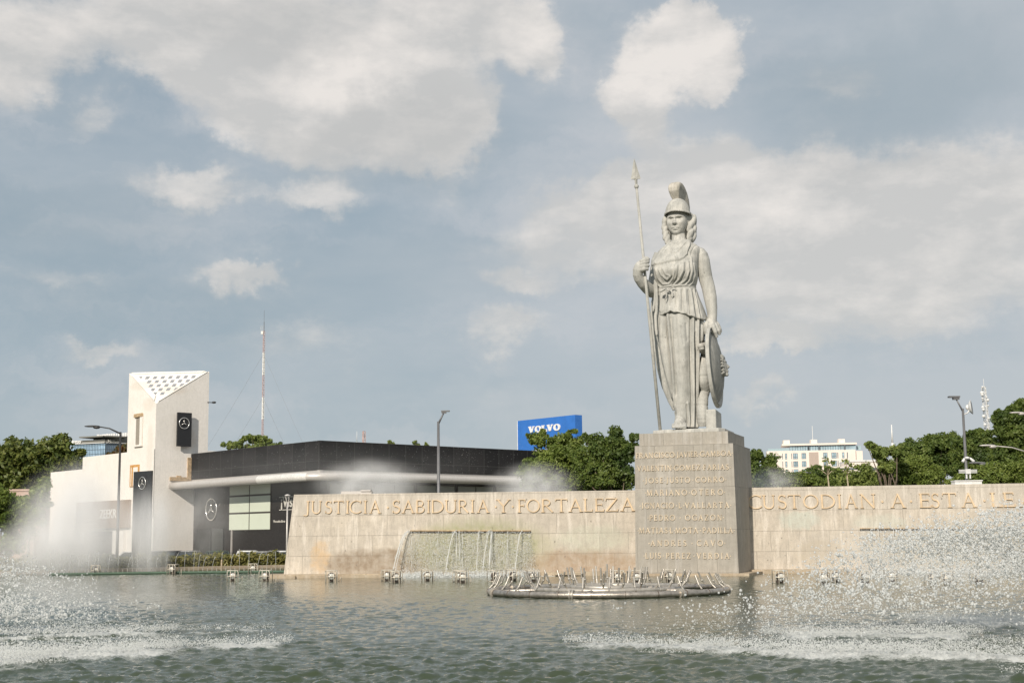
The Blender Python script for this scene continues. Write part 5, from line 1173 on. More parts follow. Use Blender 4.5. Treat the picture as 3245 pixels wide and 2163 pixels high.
# ------------------------------------------------------------------ masts, poles, lamps
def lattice(mb, p0, p1, w0, w1, n, r=.03):
    p0, p1 = Vector(p0), Vector(p1)
    for i in range(n):
        for k in range(3):
            a, b = 2 * math.pi * k / 3 + .5, 2 * math.pi * ((k + 1) % 3) / 3 + .5
            def at(t, an): c = p0.lerp(p1, t); w = w0 + (w1 - w0) * t; return c + Vector((math.cos(an), math.sin(an), 0)) * w
            t0, t1 = i / n, (i + 1) / n
            mb.tube([at(t0, a), at(t1, a)], r * 1.3, 4); mb.tube([at(t0, a), at(t1, b)] if i % 2 else [at(t0, b), at(t1, a)], r, 4); mb.tube([at(t1, a), at(t1, b)], r, 4)
def mast():
    D = 190.0; base = U(830, 1440, D); topp = U(838, 1033, D); f = lambda y: U(np.interp(y, [980, 1033, 1420], [838.2, 837, 831]), y, D)
    x = (f(1033).x + f(1420).x) / 2
    t = empty('guyed_mast', (x, D, GZ), 'tall thin red and white lattice mast with guy wires behind the black showroom', 'mast')
    g = lambda y: Vector((x, D, f(y).z))
    secs = [(1440, 1398, 'w'), (1398, 1328, 'r'), (1328, 1258, 'w'), (1258, 1188, 'r'), (1188, 1117, 'w'), (1117, 1048, 'r')]
    m_ = MB(); lattice(m_, (x, D, GZ), g(1440), .17, .17, 16, .02); m_.build('lower_section', M['red'], t)
    for a, b, c in secs: m_ = MB(); lattice(m_, g(a), g(b), .17, .15, 9, .030 if c == 'w' else .016); m_.build('white_section' if c == 'w' else 'red_section', M['redwhite' if c == 'w' else 'red'], t)
    m_ = MB(); m_.tube([g(1048), g(1020)], .05, 6); m_.tube([g(1020), g(983)], .02, 5); m_.build('top_rod', M['pole'], t)
    m_ = MB(); c = g(1054); m_.box(c + Vector((-.25, 0, 0)), (.3, .3, .4)); m_.build('equipment_box', M['redwhite'], t)
    m_ = MB(); c = g(1040); 
    for i in range(6): m_.tube([c + Vector((-.55, -.1, -.35 + i * .14)), c + Vector((-.05, -.1, -.35 + i * .14))], .012, 4)
    m_.build('grid_antenna', M['polewhite'], t)
    for (y, dx, dz) in ((1120, -1, 330), (1260, -1, 220), (1120, 1, 300), (1260, 1, 200)):
        a = g(y); 
        e = Vector((x + dx * (13 if y == 1120 else 11) * (1 if dx > 0 else 1.5), D + 6, GZ)); m_ = MB(); P = [a.lerp(e, k / 12) - up_ * (1.2 * math.sin(math.pi * k / 12)) for k in range(13)]; m_.tube(P, .013, 4); m_.build('guy_wire', M['wire'], t)
mast()
def comms():
    D = 330.0; a = U(3134, 1420, D); x0 = a.x; zt = U(3118, 1225, D)
    t = empty('antenna_tower', (x0, D, GZ), 'white lattice antenna tower with dishes above the dark trees at right', 'tower')
    tp = Vector((zt.x, D, zt.z)); m_ = MB(); lattice(m_, (x0 + .6, D, GZ), tp, 1.15, .55, 44, .07); m_.tube([tp, tp + up_ * 1.9], .06, 5); m_.build('lattice_mast', M['polewhite'], t)
    for (x, y, r) in ((3112, 1244, .9), (3113, 1250, .8), (3131, 1267, .75), (3115, 1290, .8), (3117, 1297, .8), (3118, 1318, .85), (3122, 1345, .75), (3134, 1325, .6), (3114, 1226, .6), (3127, 1258, .5), (3114, 1262, .6), (3132, 1285, .5)):
        c = U(x, y, D - 1); m_ = MB(); r *= .5; m_.lathe([(.05, .3), (r * .7, .15), (r, -.1), (r * .9, -.2), (.05, -.1)], c, (0, -1, 0), 12); m_.build('dish_antenna', M['polewhite'], t)
comms()
def simple_pole(px, y0, y1, D, r, label, mat, name='pole', cat='pole'):
    a = U(px, y0, D); m_ = MB(); m_.tube([(a.x, D, GZ), (a.x, D, a.z - 2)], r, 8); m_.tube([(a.x, D, a.z - 2), (a.x, D, a.z)], [r * .8, r * .4], 8)
    tag(m_.build(name, mat, None, True), label, cat)
simple_pole(2825, 1345, 1433, 150, .14, 'plain white pole rising behind the light green umbrella tree', M['polewhite'])
simple_pole(1131, 1366, 1400, 260, .07, 'thin white aerial just above the showroom roof left of the red tower tip', M['polewhite'], 'aerial', 'aerial')
t = empty('red_tower', (U(1154, 1366, 300).x, 300, GZ), 'tip of a small faded red lattice tower above the black roof', 'tower'); m_ = MB(); z_ = U(1154, 1366, 300).z
lattice(m_, (U(1154, 1366, 300).x, 300, GZ), (U(1153, 1366, 300).x, 300, z_), .55, .35, 26, .05); m_.build('lattice_mast', M['red'], t)

def street_lamp(px, ytop, D, headpx, headpy, label, mat=M['pole'], group='street lamps around the roundabout', kind='flat', r=.085):
    a = U(px, ytop, D); hd_ = U(headpx, headpy, D); t = empty('street_lamp', (a.x, D, GZ), label, 'street lamp', group)
    m_ = MB(); m_.tube([(a.x, D, GZ), (a.x, D, GZ + 2), (a.x, D, a.z)], [r * 1.4, r * 1.2, r * .8], 10); m_.lathe([(r * 2.2, 0), (r * 2.2, .25), (r * 1.5, .35)], (a.x, D, GZ), n=10); m_.build('pole', mat, t, True)
    m_ = MB(); at_ = Vector((a.x, D, a.z - .12)); m_.tube([at_, at_.lerp(hd_, .5) + up_ * (.12 if kind == 'cobra' else 0), hd_], [r * .7, r * .55, r * .45], 8); m_.build('arm', mat, t, True)
    s = 1 if hd_.x > a.x else -1; m_ = MB()
    if kind == 'cobra': m_.ell(hd_ + Vector((s * .45, 0, .03)), (.55, .16, .07), 12); m_.ell(hd_ + Vector((s * .12, 0, -.05)), (.26, .14, .11), 10)
    else: m_.box(hd_ + Vector((s * .08, 0, .07)), (.46, .26, .06)); m_.box(hd_ + Vector((s * .0, 0, .0)), (.26, .18, .10)) 
    m_.build('lamp_head', mat, t, kind == 'cobra'); return t
street_lamp(382, 1368, 95, 312, 1351, 'dark street lamp with a long arm pointing left in front of the white walls', M['poledark'], kind='cobra')
street_lamp(1389, 1335, 74, 1407, 1306, 'grey street lamp with a short arm angled right in front of the black roof', kind='flat')
tl = street_lamp(3051, 1294, 58, 3029, 1262, 'grey lamp pole carrying cameras and a small dish above the right wall', M['pole'], kind='flat', r=.062)
c = U(3074, 1290, 58); a = U(3055, 1312, 58); m_ = MB(); m_.tube([a, U(3066, 1308, 58), U(3072, 1298, 57.9)], .03, 6); m_.lathe([(.02, -.1), (.18, -.05), (.30, .05), (.31, .07), (.17, -.0), (.02, -.05)], c, (.9, -.42, .1), 18); m_.ell(c + Vector((-.1, 0, 0)), (.1, .1, .12), 8); m_.build('small_dish', M['polewhite'], tl, True)
m_ = MB(); 
for s in (-1, 1): c = U(3066 + s * 9, 1455, 58); m_.tube([U(3064, 1452, 58), c + up_ * .04, c + Vector((s * .12, -.1, -.10))], [.04, .05, .065], 8)
m_.ell(U(3065, 1450, 57.9), (.12, .12, .06), 8); m_.build('camera_pair', M['polewhite'], tl, True)
m_ = MB(); c = U(3067, 1493, 57.8); m_.box(c, (.20, .16, .20)); 
for k in range(3): m_.box(c + Vector((0, .0, .06 - k * .055)), (.75, .10, .03))
m_.box(c + Vector((-.07, 0, -.2)), (.05, .08, .2)); m_.box(c + Vector((.08, 0, -.2)), (.05, .08, .2)); m_.build('sensor_bracket', M['polewhite'], tl)
street_lamp(3262, 1428, 88, 3152, 1412, 'lamp arm with a pale head entering at the right edge over the trees', M['canopy'], kind='cobra', r=.06)
street_lamp(3203, 1478, 84, 3120, 1467, 'slender lamp with its long arm pointing left against the light green trees', M['pole'], kind='cobra', r=.05)
street_lamp(3290, 1306, 96, 3243, 1308, 'highest lamp head just inside the right edge beside the tallest tree', M['canopy'], kind='cobra', r=.06)
street_lamp(2352, 1462, 90, 2432, 1448, 'lamp whose arm reaches right from behind the pedestal towards the apartment building', M['pole'], kind='cobra', r=.05)
street_lamp(2479, 1506, 86, 2522, 1499, 'short slender lamp between the dark tree and the shrubs right of the pedestal', M['pole'], kind='cobra', r=.05)
c = U(911, 1568, 92); t = empty('park_lamp', (c.x, 92, GZ), 'pale park lamp with a cone shaped lantern near the wall end', 'park lamp')
m_ = MB(); m_.tube([(c.x, 92, GZ), (c.x, 92, c.z - .45)], [.07, .05], 8); m_.build('post', M['canopy'], t, True)
m_ = MB(); m_.lathe([(.20, -.05), (.21, -.02), (.10, .05), (.02, .07)], c, n=16); m_.build('lamp_cap', M['canopy'], t, True)
m_ = MB(); 
for k in range(4): a_ = R(45 + 90 * k); m_.tube([c + Vector((math.cos(a_) * .17, math.sin(a_) * .17, -.05)), c + Vector((math.cos(a_) * .13, math.sin(a_) * .13, -.3)), c + Vector((0, 0, -.47))], .015, 5)
m_.build('lantern_frame', M['canopy'], t, True)

# ------------------------------------------------------------------ parked cars
def make_car(paint, label):
    t = empty('parked_car', (0, 0, 0), label, 'car', 'cars parked before the showroom')
    side = [(-2.15, .35), (-2.2, .62), (-2.1, .88), (-1.2, .98), (-.55, 1.42), (.75, 1.46), (1.55, 1.08), (2.1, .98), (2.2, .6), (2.15, .32)]
    b = MB(); hw = .86
    body = [(-2.15, .30), (-2.22, .60), (-2.12, .86), (-1.25, .97), (1.6, 1.02), (2.12, .95), (2.22, .6), (2.15, .30)]
    b.prism([(x, -hw, z) for x, z in body], (0, 2 * hw, 0)); o = b.build('body', paint, t, local=True); bv = o.modifiers.new('b', 'BEVEL'); bv.width = .09; bv.segments = 3
    g = MB(); g.hexa([(-1.3, -.80, .96), (1.6, -.80, .99), (1.6, .80, .99), (-1.3, .80, .96), (-.60, -.62, 1.40), (.85, -.62, 1.42), (.85, .62, 1.42), (-.60, .62, 1.40)]); g.build('windows', simple('car_glass', (.04, .05, .055), .08), t, local=True)
    r = MB(); r.hexa([(-.68, -.66, 1.39), (.95, -.66, 1.41), (.95, .66, 1.41), (-.68, .66, 1.39), (-.52, -.56, 1.46), (.78, -.56, 1.48), (.78, .56, 1.48), (-.52, .56, 1.46)])
    for s in (-1, 1):
        r.tube([(-1.28, s * .80, .98), (-.64, s * .64, 1.42)], .04, 5); r.tube([(1.58, s * .80, 1.0), (.90, s * .64, 1.43)], .05, 5); r.tube([(.1, s * .82, .98), (.12, s * .65, 1.42)], .035, 5)
    r.build('roof', paint, t, True, local=True)
    for s in (-1, 1):
        for x in (-1.35, 1.35): w = MB(); w.lathe([(.30, -.1), (.32, -.08), (.32, .08), (.30, .1)], (x, s * .80, .32), (0, 1, 0), 18); w.build('wheel', M['poledark'], t, local=True)
        h = MB(); h.ell((-2.14, s * .62, .70), (.1, .17, .08), 10); h.build('headlight', M['lens'], t, True, local=True)
    return t
paints = {'white': simple('white_car_paint', (.75, .75, .73), .25, var=.03), 'green': simple('dark_green_car_paint', (.05, .08, .07), .2), 'grey': simple('grey_car_paint', (.25, .25, .25), .25), 'dark': simple('dark_car_paint', (.04, .04, .045), .2), 'silver': simple('silver_car_paint', (.5, .5, .49), .25)}
for k, (px, D, cl_, rz, lab) in enumerate([(502, 108, 'silver', 100, 'silver car farthest left behind the hedge near the tower foot'), (543, 108, 'dark', 80, 'dark car behind the hedge left of the showroom entrance'), (600, 107, 'grey', 95, 'grey car behind the hedge below the facade star'), (690, 105, 'green', 110, 'dark green car behind the hedge right of the facade star'),
        (786, 102, 'white', 105, 'white car behind the hedge under the pale green window'), (836, 96, 'grey', 70, 'grey car with an arched roof behind the white car'), (889, 98, 'white', 120, 'white car nearest the monument wall end behind the hedge'), (420, 108, 'white', 20, 'white car seen through mist in front of the pylon')]):
    c = make_car(paints[cl_], lab); p = U(px, 1750, D); c.location = (p.x, D, GZ); c.rotation_euler = (0, 0, R(rz))
# ------------------------------------------------------------------ foliage
LM = {'dark': leafmat('dark_fig_leaves', (.10, .155, .035), (.20, .25, .06), (.06, .10, .025), .4),
      'mid': leafmat('mid_green_leaves', (.16, .225, .045), (.26, .31, .075), (.10, .15, .03), .4),
      'light': leafmat('light_green_leaves', (.20, .26, .065), (.32, .36, .10), (.13, .19, .045), .4),
      'olive': leafmat('olive_leaves', (.11, .15, .032), (.19, .20, .05), (.07, .105, .025)),
      'hedge': leafmat('hedge_leaves', (.24, .22, .07), (.32, .28, .09), (.10, .12, .035)),
      'red': leafmat('reddish_leaves', (.26, .09, .04), (.14, .11, .03), (.09, .10, .03))}
def leaf_cloud(cs, per, size, spread, seed, shape=1.7, droop=.0):
    """cs: (n,4) clump centres and radii -> quads"""
    r = np.random.default_rng(seed); n = len(cs) * per
    d = r.normal(size=(n, 3)); d /= np.linalg.norm(d, axis=1, keepdims=True)
    c = np.repeat(cs, per, 0); rad = c[:, 3:4] * (r.random((n, 1)) ** .45) * spread
    P = c[:, :3] + d * rad * np.array([1, 1, .8])
    nr = d * .7 + r.normal(size=(n, 3)) * .55 + np.array([0, 0, .35]); nr /= np.linalg.norm(nr, axis=1, keepdims=True)
    a = np.cross(nr, r.normal(size=(n, 3))); a /= np.linalg.norm(a, axis=1, keepdims=True); b = np.cross(nr, a)
    s = size * r.uniform(.6, 1.4, (n, 1)); a *= s * shape * .5; b *= s * .5
    V = np.stack([P - a, P - b * .9 + a * .1, P + a, P + b * .9 + a * .1], 1).reshape(-1, 3)
    return V, np.arange(n * 4).reshape(-1, 4)
def crown_clumps(ells, D, seed, k=30, cr=.9, depth=1.0):
    r = np.random.default_rng(seed); out = []
    for (px, py, rpx, rpy) in ells:
        c = U(px, py, D); s = D / F; R3 = np.array([rpx * s, max(rpx, rpy) * s * .85 * depth, rpy * s]); m = max(4, int(k * (R3[0] * R3[2]) / (cr * cr) * .55))
        d = r.normal(size=(m, 3)); d /= np.linalg.norm(d, axis=1, keepdims=True); q = r.random((m, 1)) ** .40
        pos = np.array(c) + d * q * R3 * .9; rad = np.minimum(cr, .75 * min(R3[0], R3[2])) * r.uniform(.55, 1.25, m)
        out.append(np.concatenate([pos, rad[:, None]], 1))
    return np.concatenate(out)
def tree(name, label, D, ells, mat, leaf=.16, cr=.6, k=2.2, per=85, seed=1, base=None, limbs=True, group=None, depth=1.0, shape=1.7, cat='tree', z0=GZ, spread=1.0):
    cs = crown_clumps(ells, D, seed, k * (3.5 if len(ells) > 3 else 2.0), cr * .92, depth); cx = cs[:, 0].mean() if base is None else U(base, 1500, D).x
    t = empty(name, (cx, D, z0), label, cat, group)
    V, Fc = leaf_cloud(cs, int(per * 1.7), leaf * .74, spread * 1.08, seed, shape); mesh_obj('crown', V, Fc, LM[mat], t)
    m_ = MB(); r = random.Random(seed); lo = cs[:, 2].min(); fork = Vector((cx, D, max(z0 + .8, z0 + (lo - z0) * .6)))
    tr_ = max(.07, min(.4, (cs[:, 2].max() - z0) * .018)); m_.tube([(cx, D, z0 - .1), (cx, D, z0 + .4), fork], [tr_ * 1.4, tr_, tr_ * .8], 8)
    idx = list(range(len(cs))); r.shuffle(idx)
    for i in idx[:14 if limbs else 6]:
        e = Vector(cs[i, :3]); mid = fork.lerp(e, .5) + Vector((r.uniform(-.3, .3), r.uniform(-.3, .3), r.uniform(0, .4))); m_.tube([fork, mid, e], [tr_ * .55, tr_ * .3, tr_ * .1], 6)
    m_.build('trunk', M['bark'], t, True); return t
# left side
tree('broad_tree', 'large dark broad-leaved tree behind the white walls at the left', 150, [(60, 1470, 120, 95), (170, 1460, 90, 82), (215, 1500, 60, 80), (100, 1560, 130, 70), (-60, 1490, 90, 90), (205, 1560, 60, 60), (235, 1450, 28, 40)], 'olive', .42, 1.25, 2.6, 90, 11, base=110)
tree('broad_tree', 'dark thin tree nearest the left edge with branches hanging over the spray', 64, [(20, 1640, 55, 70), (70, 1680, 45, 40), (-20, 1590, 60, 60), (120, 1640, 36, 26), (30, 1720, 40, 40), (95, 1610, 30, 22), (150, 1600, 16, 12)], 'mid', .12, .34, 2.4, 60, 12, base=8)
tree('broad_tree', 'darker tree standing between the pink house and the white annex wall', 118, [(60, 1620, 60, 40), (110, 1600, 34, 60), (20, 1600, 60, 40), (125, 1560, 30, 40)], 'mid', .3, .8, 2.4, 70, 13, base=100)
tree('flat_topped_tree', 'yellow green flat crowned tree above the black showroom roof by the mast', 150, [(800, 1392, 52, 12), (845, 1396, 30, 16), (740, 1408, 44, 10), (860, 1415, 28, 14), (800, 1414, 90, 14), (885, 1404, 10, 5)], 'light', .26, .62, 3.0, 70, 14, base=800)
for i, (x, w, s) in enumerate([(1240, 14, 15), (1320, 15, 16), (1352, 6, 17)]):
    tree('tree_top', ['tuft of tree top showing over the black roof, widest of three', 'tuft of tree top showing over the black roof left of the street lamp', 'smallest tuft of leaves over the black roof touching the lamp pole'][i], 165, [(x, 1404 + i * 3, w, 7), (x - w * .3, 1398 + i * 3, w * .4, 6)], 'light', .25, .35, 3.0, 22, s, base=x, limbs=False)
tree('distant_tree', 'small reddish tree before the glass office building beside the tower', 300, [(388, 1428, 20, 18), (360, 1436, 22, 12)], 'red', .5, 1.0, 3, 60, 18, base=385)
# between showroom and pedestal
tree('bushy_tree', 'bushy dark green tree with ragged upright tips in front of the blue sign', 72, [(1703, 1385, 8, 16), (1718, 1368, 9, 8), (1840, 1395, 8, 18), (1806, 1372, 10, 14), (1745, 1470, 90, 70), (1790, 1430, 60, 50), (1700, 1400, 22, 26), (1812, 1385, 18, 22), (1720, 1378, 12, 13), (1800, 1520, 110, 40), (1690, 1500, 50, 50), (1742, 1400, 14, 30), (1838, 1440, 30, 60), (1822, 1370, 12, 9), (1678, 1378, 14, 8), (1770, 1406, 24, 26)], 'mid', .14, .36, 2.8, 80, 21, base=1770)
tree('bushy_tree', 'bushy dark green tree with spiky tips touching the pedestal left side', 70, [(1948, 1366, 12, 9), (1938, 1385, 9, 14), (2000, 1398, 9, 16), (1868, 1390, 8, 14), (1930, 1460, 85, 80), (1945, 1400, 26, 40), (1950, 1370, 16, 14), (1885, 1410, 24, 34), (1865, 1388, 14, 12), (1990, 1420, 30, 40), (2008, 1390, 12, 14), (1925, 1520, 110, 40), (1860, 1470, 50, 50), (2016, 1384, 8, 7), (1852, 1380, 9, 6), (1962, 1366, 8, 7)], 'dark', .14, .36, 3.0, 85, 22, base=1935)
# right of the pedestal
tree('round_tree', 'dark dense tree directly right of the pedestal', 82, [(2410, 1500, 60, 55), (2390, 1450, 24, 30), (2440, 1470, 26, 28), (2455, 1520, 40, 40), (2400, 1432, 12, 8)], 'dark', .15, .42, 2.8, 80, 31, base=2415)
tree('round_tree', 'dark tree in the middle of the row below the apartment building', 96, [(2600, 1515, 60, 40), (2570, 1490, 14, 12), (2630, 1490, 20, 18), (2650, 1520, 40, 30)], 'dark', .17, .42, 2.8, 80, 32, base=2600)
tree('shrub_tree', 'low mid green shrub between the dark trees below the apartment windows', 84, [(2510, 1530, 50, 32), (2560, 1532, 50, 30), (2520, 1508, 22, 12), (2610, 1535, 50, 24)], 'mid', .14, .38, 2.8, 70, 33, base=2535)
tree('shrub_tree', 'light green feathery shrub with bare twigs near the white building', 80, [(2700, 1530, 50, 36), (2735, 1505, 36, 36), (2690, 1500, 18, 12), (2760, 1530, 60, 36), (2725, 1478, 18, 12)], 'light', .13, .34, 2.4, 60, 34, base=2730)
tree('umbrella_tree', 'tall thin tree with umbrella like leaf clusters in front of the white pole', 76, [(2765, 1415, 16, 16), (2790, 1432, 36, 16), (2830, 1432, 36, 18), (2752, 1404, 9, 8), (2850, 1445, 20, 16), (2800, 1455, 22, 14), (2810, 1480, 34, 16), (2775, 1440, 22, 12)], 'light', .15, .30, 3.4, 60, 35, base=2815)
tree('round_tree', 'rounded light green tree with a smooth dome crown before the dark trees', 78, [(2895, 1510, 95, 55), (2860, 1490, 60, 40), (2940, 1505, 60, 50), (2900, 1470, 50, 26), (2810, 1520, 50, 40)], 'mid', .12, .36, 3.2, 95, 36, base=2900)
tree('round_tree', 'dark green tree left of the camera pole rising over the dome crown', 112, [(2960, 1430, 90, 50), (2900, 1430, 50, 46), (3000, 1395, 34, 24), (2992, 1440, 60, 70), (2870, 1420, 20, 22), (2950, 1392, 18, 16), (2855, 1432, 14, 14), (3030, 1460, 40, 60), (2930, 1470, 80, 40)], 'dark', .2, .56, 3.0, 95, 37, base=2960)
tree('round_tree', 'dark green tree right of the camera pole under the antenna tower', 106, [(3090, 1430, 60, 60), (3080, 1385, 26, 24), (3120, 1400, 40, 40), (3060, 1420, 36, 50), (3100, 1372, 14, 12), (3150, 1440, 50, 60), (3090, 1480, 80, 40), (3115, 1372, 8, 10)], 'dark', .19, .52, 3.0, 95, 38, base=3105)
tree('tall_tree', 'tallest spreading dark green tree filling the right edge', 98, [(3215, 1370, 70, 70), (3180, 1330, 44, 30), (3240, 1310, 50, 40), (3160, 1355, 26, 18), (3260, 1390, 80, 80), (3200, 1440, 70, 60), (3207, 1290, 14, 12), (3245, 1280, 26, 16), (3165, 1318, 14, 9)], 'dark', .19, .48, 3.0, 100, 39, base=3230)
tree('round_tree', 'light green low tree along the wall top at the right edge', 76, [(3080, 1520, 60, 30), (3140, 1505, 60, 40), (3200, 1500, 60, 46), (3250, 1510, 60, 50), (3030, 1530, 40, 22)], 'mid', .12, .36, 3.0, 90, 40, base=3150)
for i, (px, yt, D) in enumerate([(2625, 1452, 74), (2686, 1470, 74)]):
    t = empty('sapling', (U(px, 1500, D).x, D, GZ), ['bare forked sapling with a few leaf tufts before the apartment windows', 'second bare sapling with thin twigs left of the light green shrub'][i], 'sapling')
    m_ = MB(); b0 = U(px + 4, 1560, D); f = U(px - 2, 1505, D); m_.tube([(b0.x, D, GZ), b0, f], [.06, .045, .035], 6); tips = []
    for (x, y) in ((-44, 1480), (-8, 1455), (22, 1490), (12, 1465), (-24, 1495), (-6, 1478)): e = U(px + x * (1 - .4 * i), y + 6 * i, D); tips.append(e); m_.tube([f, f.lerp(e, .5) + up_ * .08, e], [.03, .02, .01], 5)
    m_.build('twigs', M['palebark'], t, True); cs = np.array([[*e, .20] for e in tips]); V, Fc = leaf_cloud(cs, 26, .10, 1.0, 50 + i, 1.9); mesh_obj('leaves', V, Fc, LM['light'], t)
# clipped hedge round the basin
def hedge():
    r = np.random.default_rng(77); cs = []
    for a in np.arange(82, 165, .14):
        for w in (0, 1):
            rr = BR + 1.25 + w * .5 + r.uniform(-.1, .1); x = BC[0] + rr * math.cos(R(a)); y = BC[1] + rr * math.sin(R(a)); h = .55 + .05 * math.sin(a * 3.1) + .05 * math.sin(a * 7.7)
            for z in np.arange(.10, h, .17): cs.append((x + r.uniform(-.05, .05), y, z + r.uniform(-.05, .05), .20))
    V, Fc = leaf_cloud(np.array(cs), 16, .085, 1.0, 78, 2.0); t = empty('hedge', (BC[0] - 20, BC[1] + 25, -.1), 'long low yellow green hedge along the far rim of the basin', 'hedge'); mesh_obj('foliage', V, Fc, LM['hedge'], t)
    m_ = MB()
    for a in np.arange(82, 165, .9): rr = BR + 1.5; x = BC[0] + rr * math.cos(R(a)); y = BC[1] + rr * math.sin(R(a)); m_.tube([(x, y, -.2), (x + r.uniform(-.1, .1), y, .25)], .025, 5)
    m_.build('stems', M['bark'], t)
hedge()
a = U(702, 1796, 58); tag(MB().tube([(a.x, 58, -.1), (a.x, 58, .42)], .035, 7).tube([(a.x, 58, .40), (a.x + .01, 58, .46)], [.045, .03], 7).build('marker_stake', M['trim']), 'small pale stake standing in the water in front of the hedge', 'stake')

# ------------------------------------------------------------------ fountain hardware
def fountain_ring():
    c = Vector((2.17, 32.6, 0)); t = empty('fountain_pipe_ring', c, 'large round steel pipe fountain ring with many slanting nozzles before the pedestal', 'fountain ring')
    def circ(r, z, n=96): return [c + Vector((r * math.cos(2 * math.pi * i / n), r * math.sin(2 * math.pi * i / n), z)) for i in range(n)]
    MB().tube(circ(2.76, .05), .072, 12, closed=True).build('outer_pipe', M['steel'], t, True)
    MB().tube(circ(1.75, .10), .060, 10, closed=True).build('middle_pipe', M['steel_l'], t, True)
    MB().tube(circ(.85, .13), .055, 10, closed=True).build('inner_pipe', M['steel_l'], t, True)
    for k in range(6):
        a = R(15 + 60 * k); d = Vector((math.cos(a), math.sin(a), 0)); MB().tube([c + d * .1 + up_ * .1, c + d * 2.7 + up_ * .07], .045, 8).build('spoke_pipe', M['steel'], t, True)
    for k in range(7):
        a = R(-110 + k * 51); p = c + Vector((2.76 * math.cos(a), 2.76 * math.sin(a), .055)); tg = Vector((-math.sin(a), math.cos(a), 0)); m_ = MB(); m_.lathe([(.11, -.05), (.11, -.015), (.085, -.012), (.085, .012), (.11, .015), (.11, .05)], p, tg, 16); m_.build('flange', M['steel_l'], t)
    for k in range(24):
        a = R(k * 15 + 4); p = c + Vector((2.76 * math.cos(a), 2.76 * math.sin(a), .055)); tg = Vector((-math.sin(a), math.cos(a), 0)); MB().lathe([(.076, -.008), (.076, .008)], p, tg, 14).build('weld_band', M['lampbody'], t)
    c2 = c + Vector((0, 0, .1)); MB().lathe([(.16, -.1), (.16, .06), (.10, .09), (.05, .10)], c2, n=14).build('hub', M['steel_l'], t)
    def nozzle(p, lean, L=.30, bright=True):
        m_ = MB(); d1 = (up_ * .8 + lean * .85).normalized(); d2 = (up_ * 1.0 + lean * .5).normalized(); m_.tube([p, p + d1 * L * .42], .020, 8); m_.tube([p + d1 * L * .42, p + d1 * L * .42 + d2 * L * .75], .021, 8)
        e = p + d1 * L * .42; m_.ell(e, (.033, .033, .033), 8); autosmooth(m_.build('nozzle', M['steel_l'] if bright else M['steel'], t), 50)
    for k in range(30):
        a = 2 * math.pi * k / 30 + .05; d = Vector((math.cos(a), math.sin(a), 0)); nozzle(c + d * 2.76 + up_ * .13, -d * 1.0 + Vector((rng.uniform(-.1, .1), 0, 0)), .30)
    for k in range(26):
        a = 2 * math.pi * k / 26; d = Vector((math.cos(a), math.sin(a), 0)); nozzle(c + d * 1.75 + up_ * .15, d * .9 + Vector((rng.uniform(-.15, .15), 0, 0)), .34, k % 3 > 0)
    for k in range(14):
        a = 2 * math.pi * k / 14; d = Vector((math.cos(a), math.sin(a), 0)); nozzle(c + d * .85 + up_ * .17, d * .3, .36)
    nozzle(c + up_ * .16, Vector((0, 0, 1)), .42)
fountain_ring()
def cage_lamp():
    t = empty('caged_floodlight', (0, 0, 0), 'x', 'floodlight', 'caged floodlights standing in the shallow water')
    m_ = MB(); w, dp, h = .17, .15, .32
    for s in (-1, 1):
        m_.tube([(s * w, -dp, -.12), (s * w, -dp, h - .05), (s * (w - .04), -dp, h), (0, -dp, h)], .014, 6); m_.tube([(s * w, dp, -.12), (s * w, dp, h), (s * w, -dp, h)], .014, 6)
        m_.tube([(s * .07, -dp, -.12), (s * .07, -dp, h)], .012, 6); m_.tube([(s * w, dp, -.12), (s * (w + .14), dp - .05, .13), (s * (w + .14), dp - .05, -.12)] if s > 0 else [(s * w, dp, 0), (s * w, -dp, 0)], .012, 6)
    m_.tube([(-w, -dp, .14), (w, -dp, .14)], .014, 6); m_.tube([(-w, dp, h), (w, dp, h)], .012, 6); m_.tube([(-w, -dp, h), (w, -dp, h)], .014, 6); m_.build('cage', M['cage'], t, True, local=True)
    b = MB(); b.lathe([(.115, -.09), (.12, .0), (.095, .09), (.05, .12)], (0, -.02, .15), (0, 1, .15), 14); b.box((0, .03, .02), (.16, .14, .08)); b.build('lamp_body', M['lampbody'], t, local=True)
    l = MB(); l.lathe([(.10, -.005), (.095, .012), (.03, .02)], (0, -.112, .14), (0, -1, -.15), 14); l.build('lens', M['lens'], t, True, local=True); return t
proto = cage_lamp(); first = True
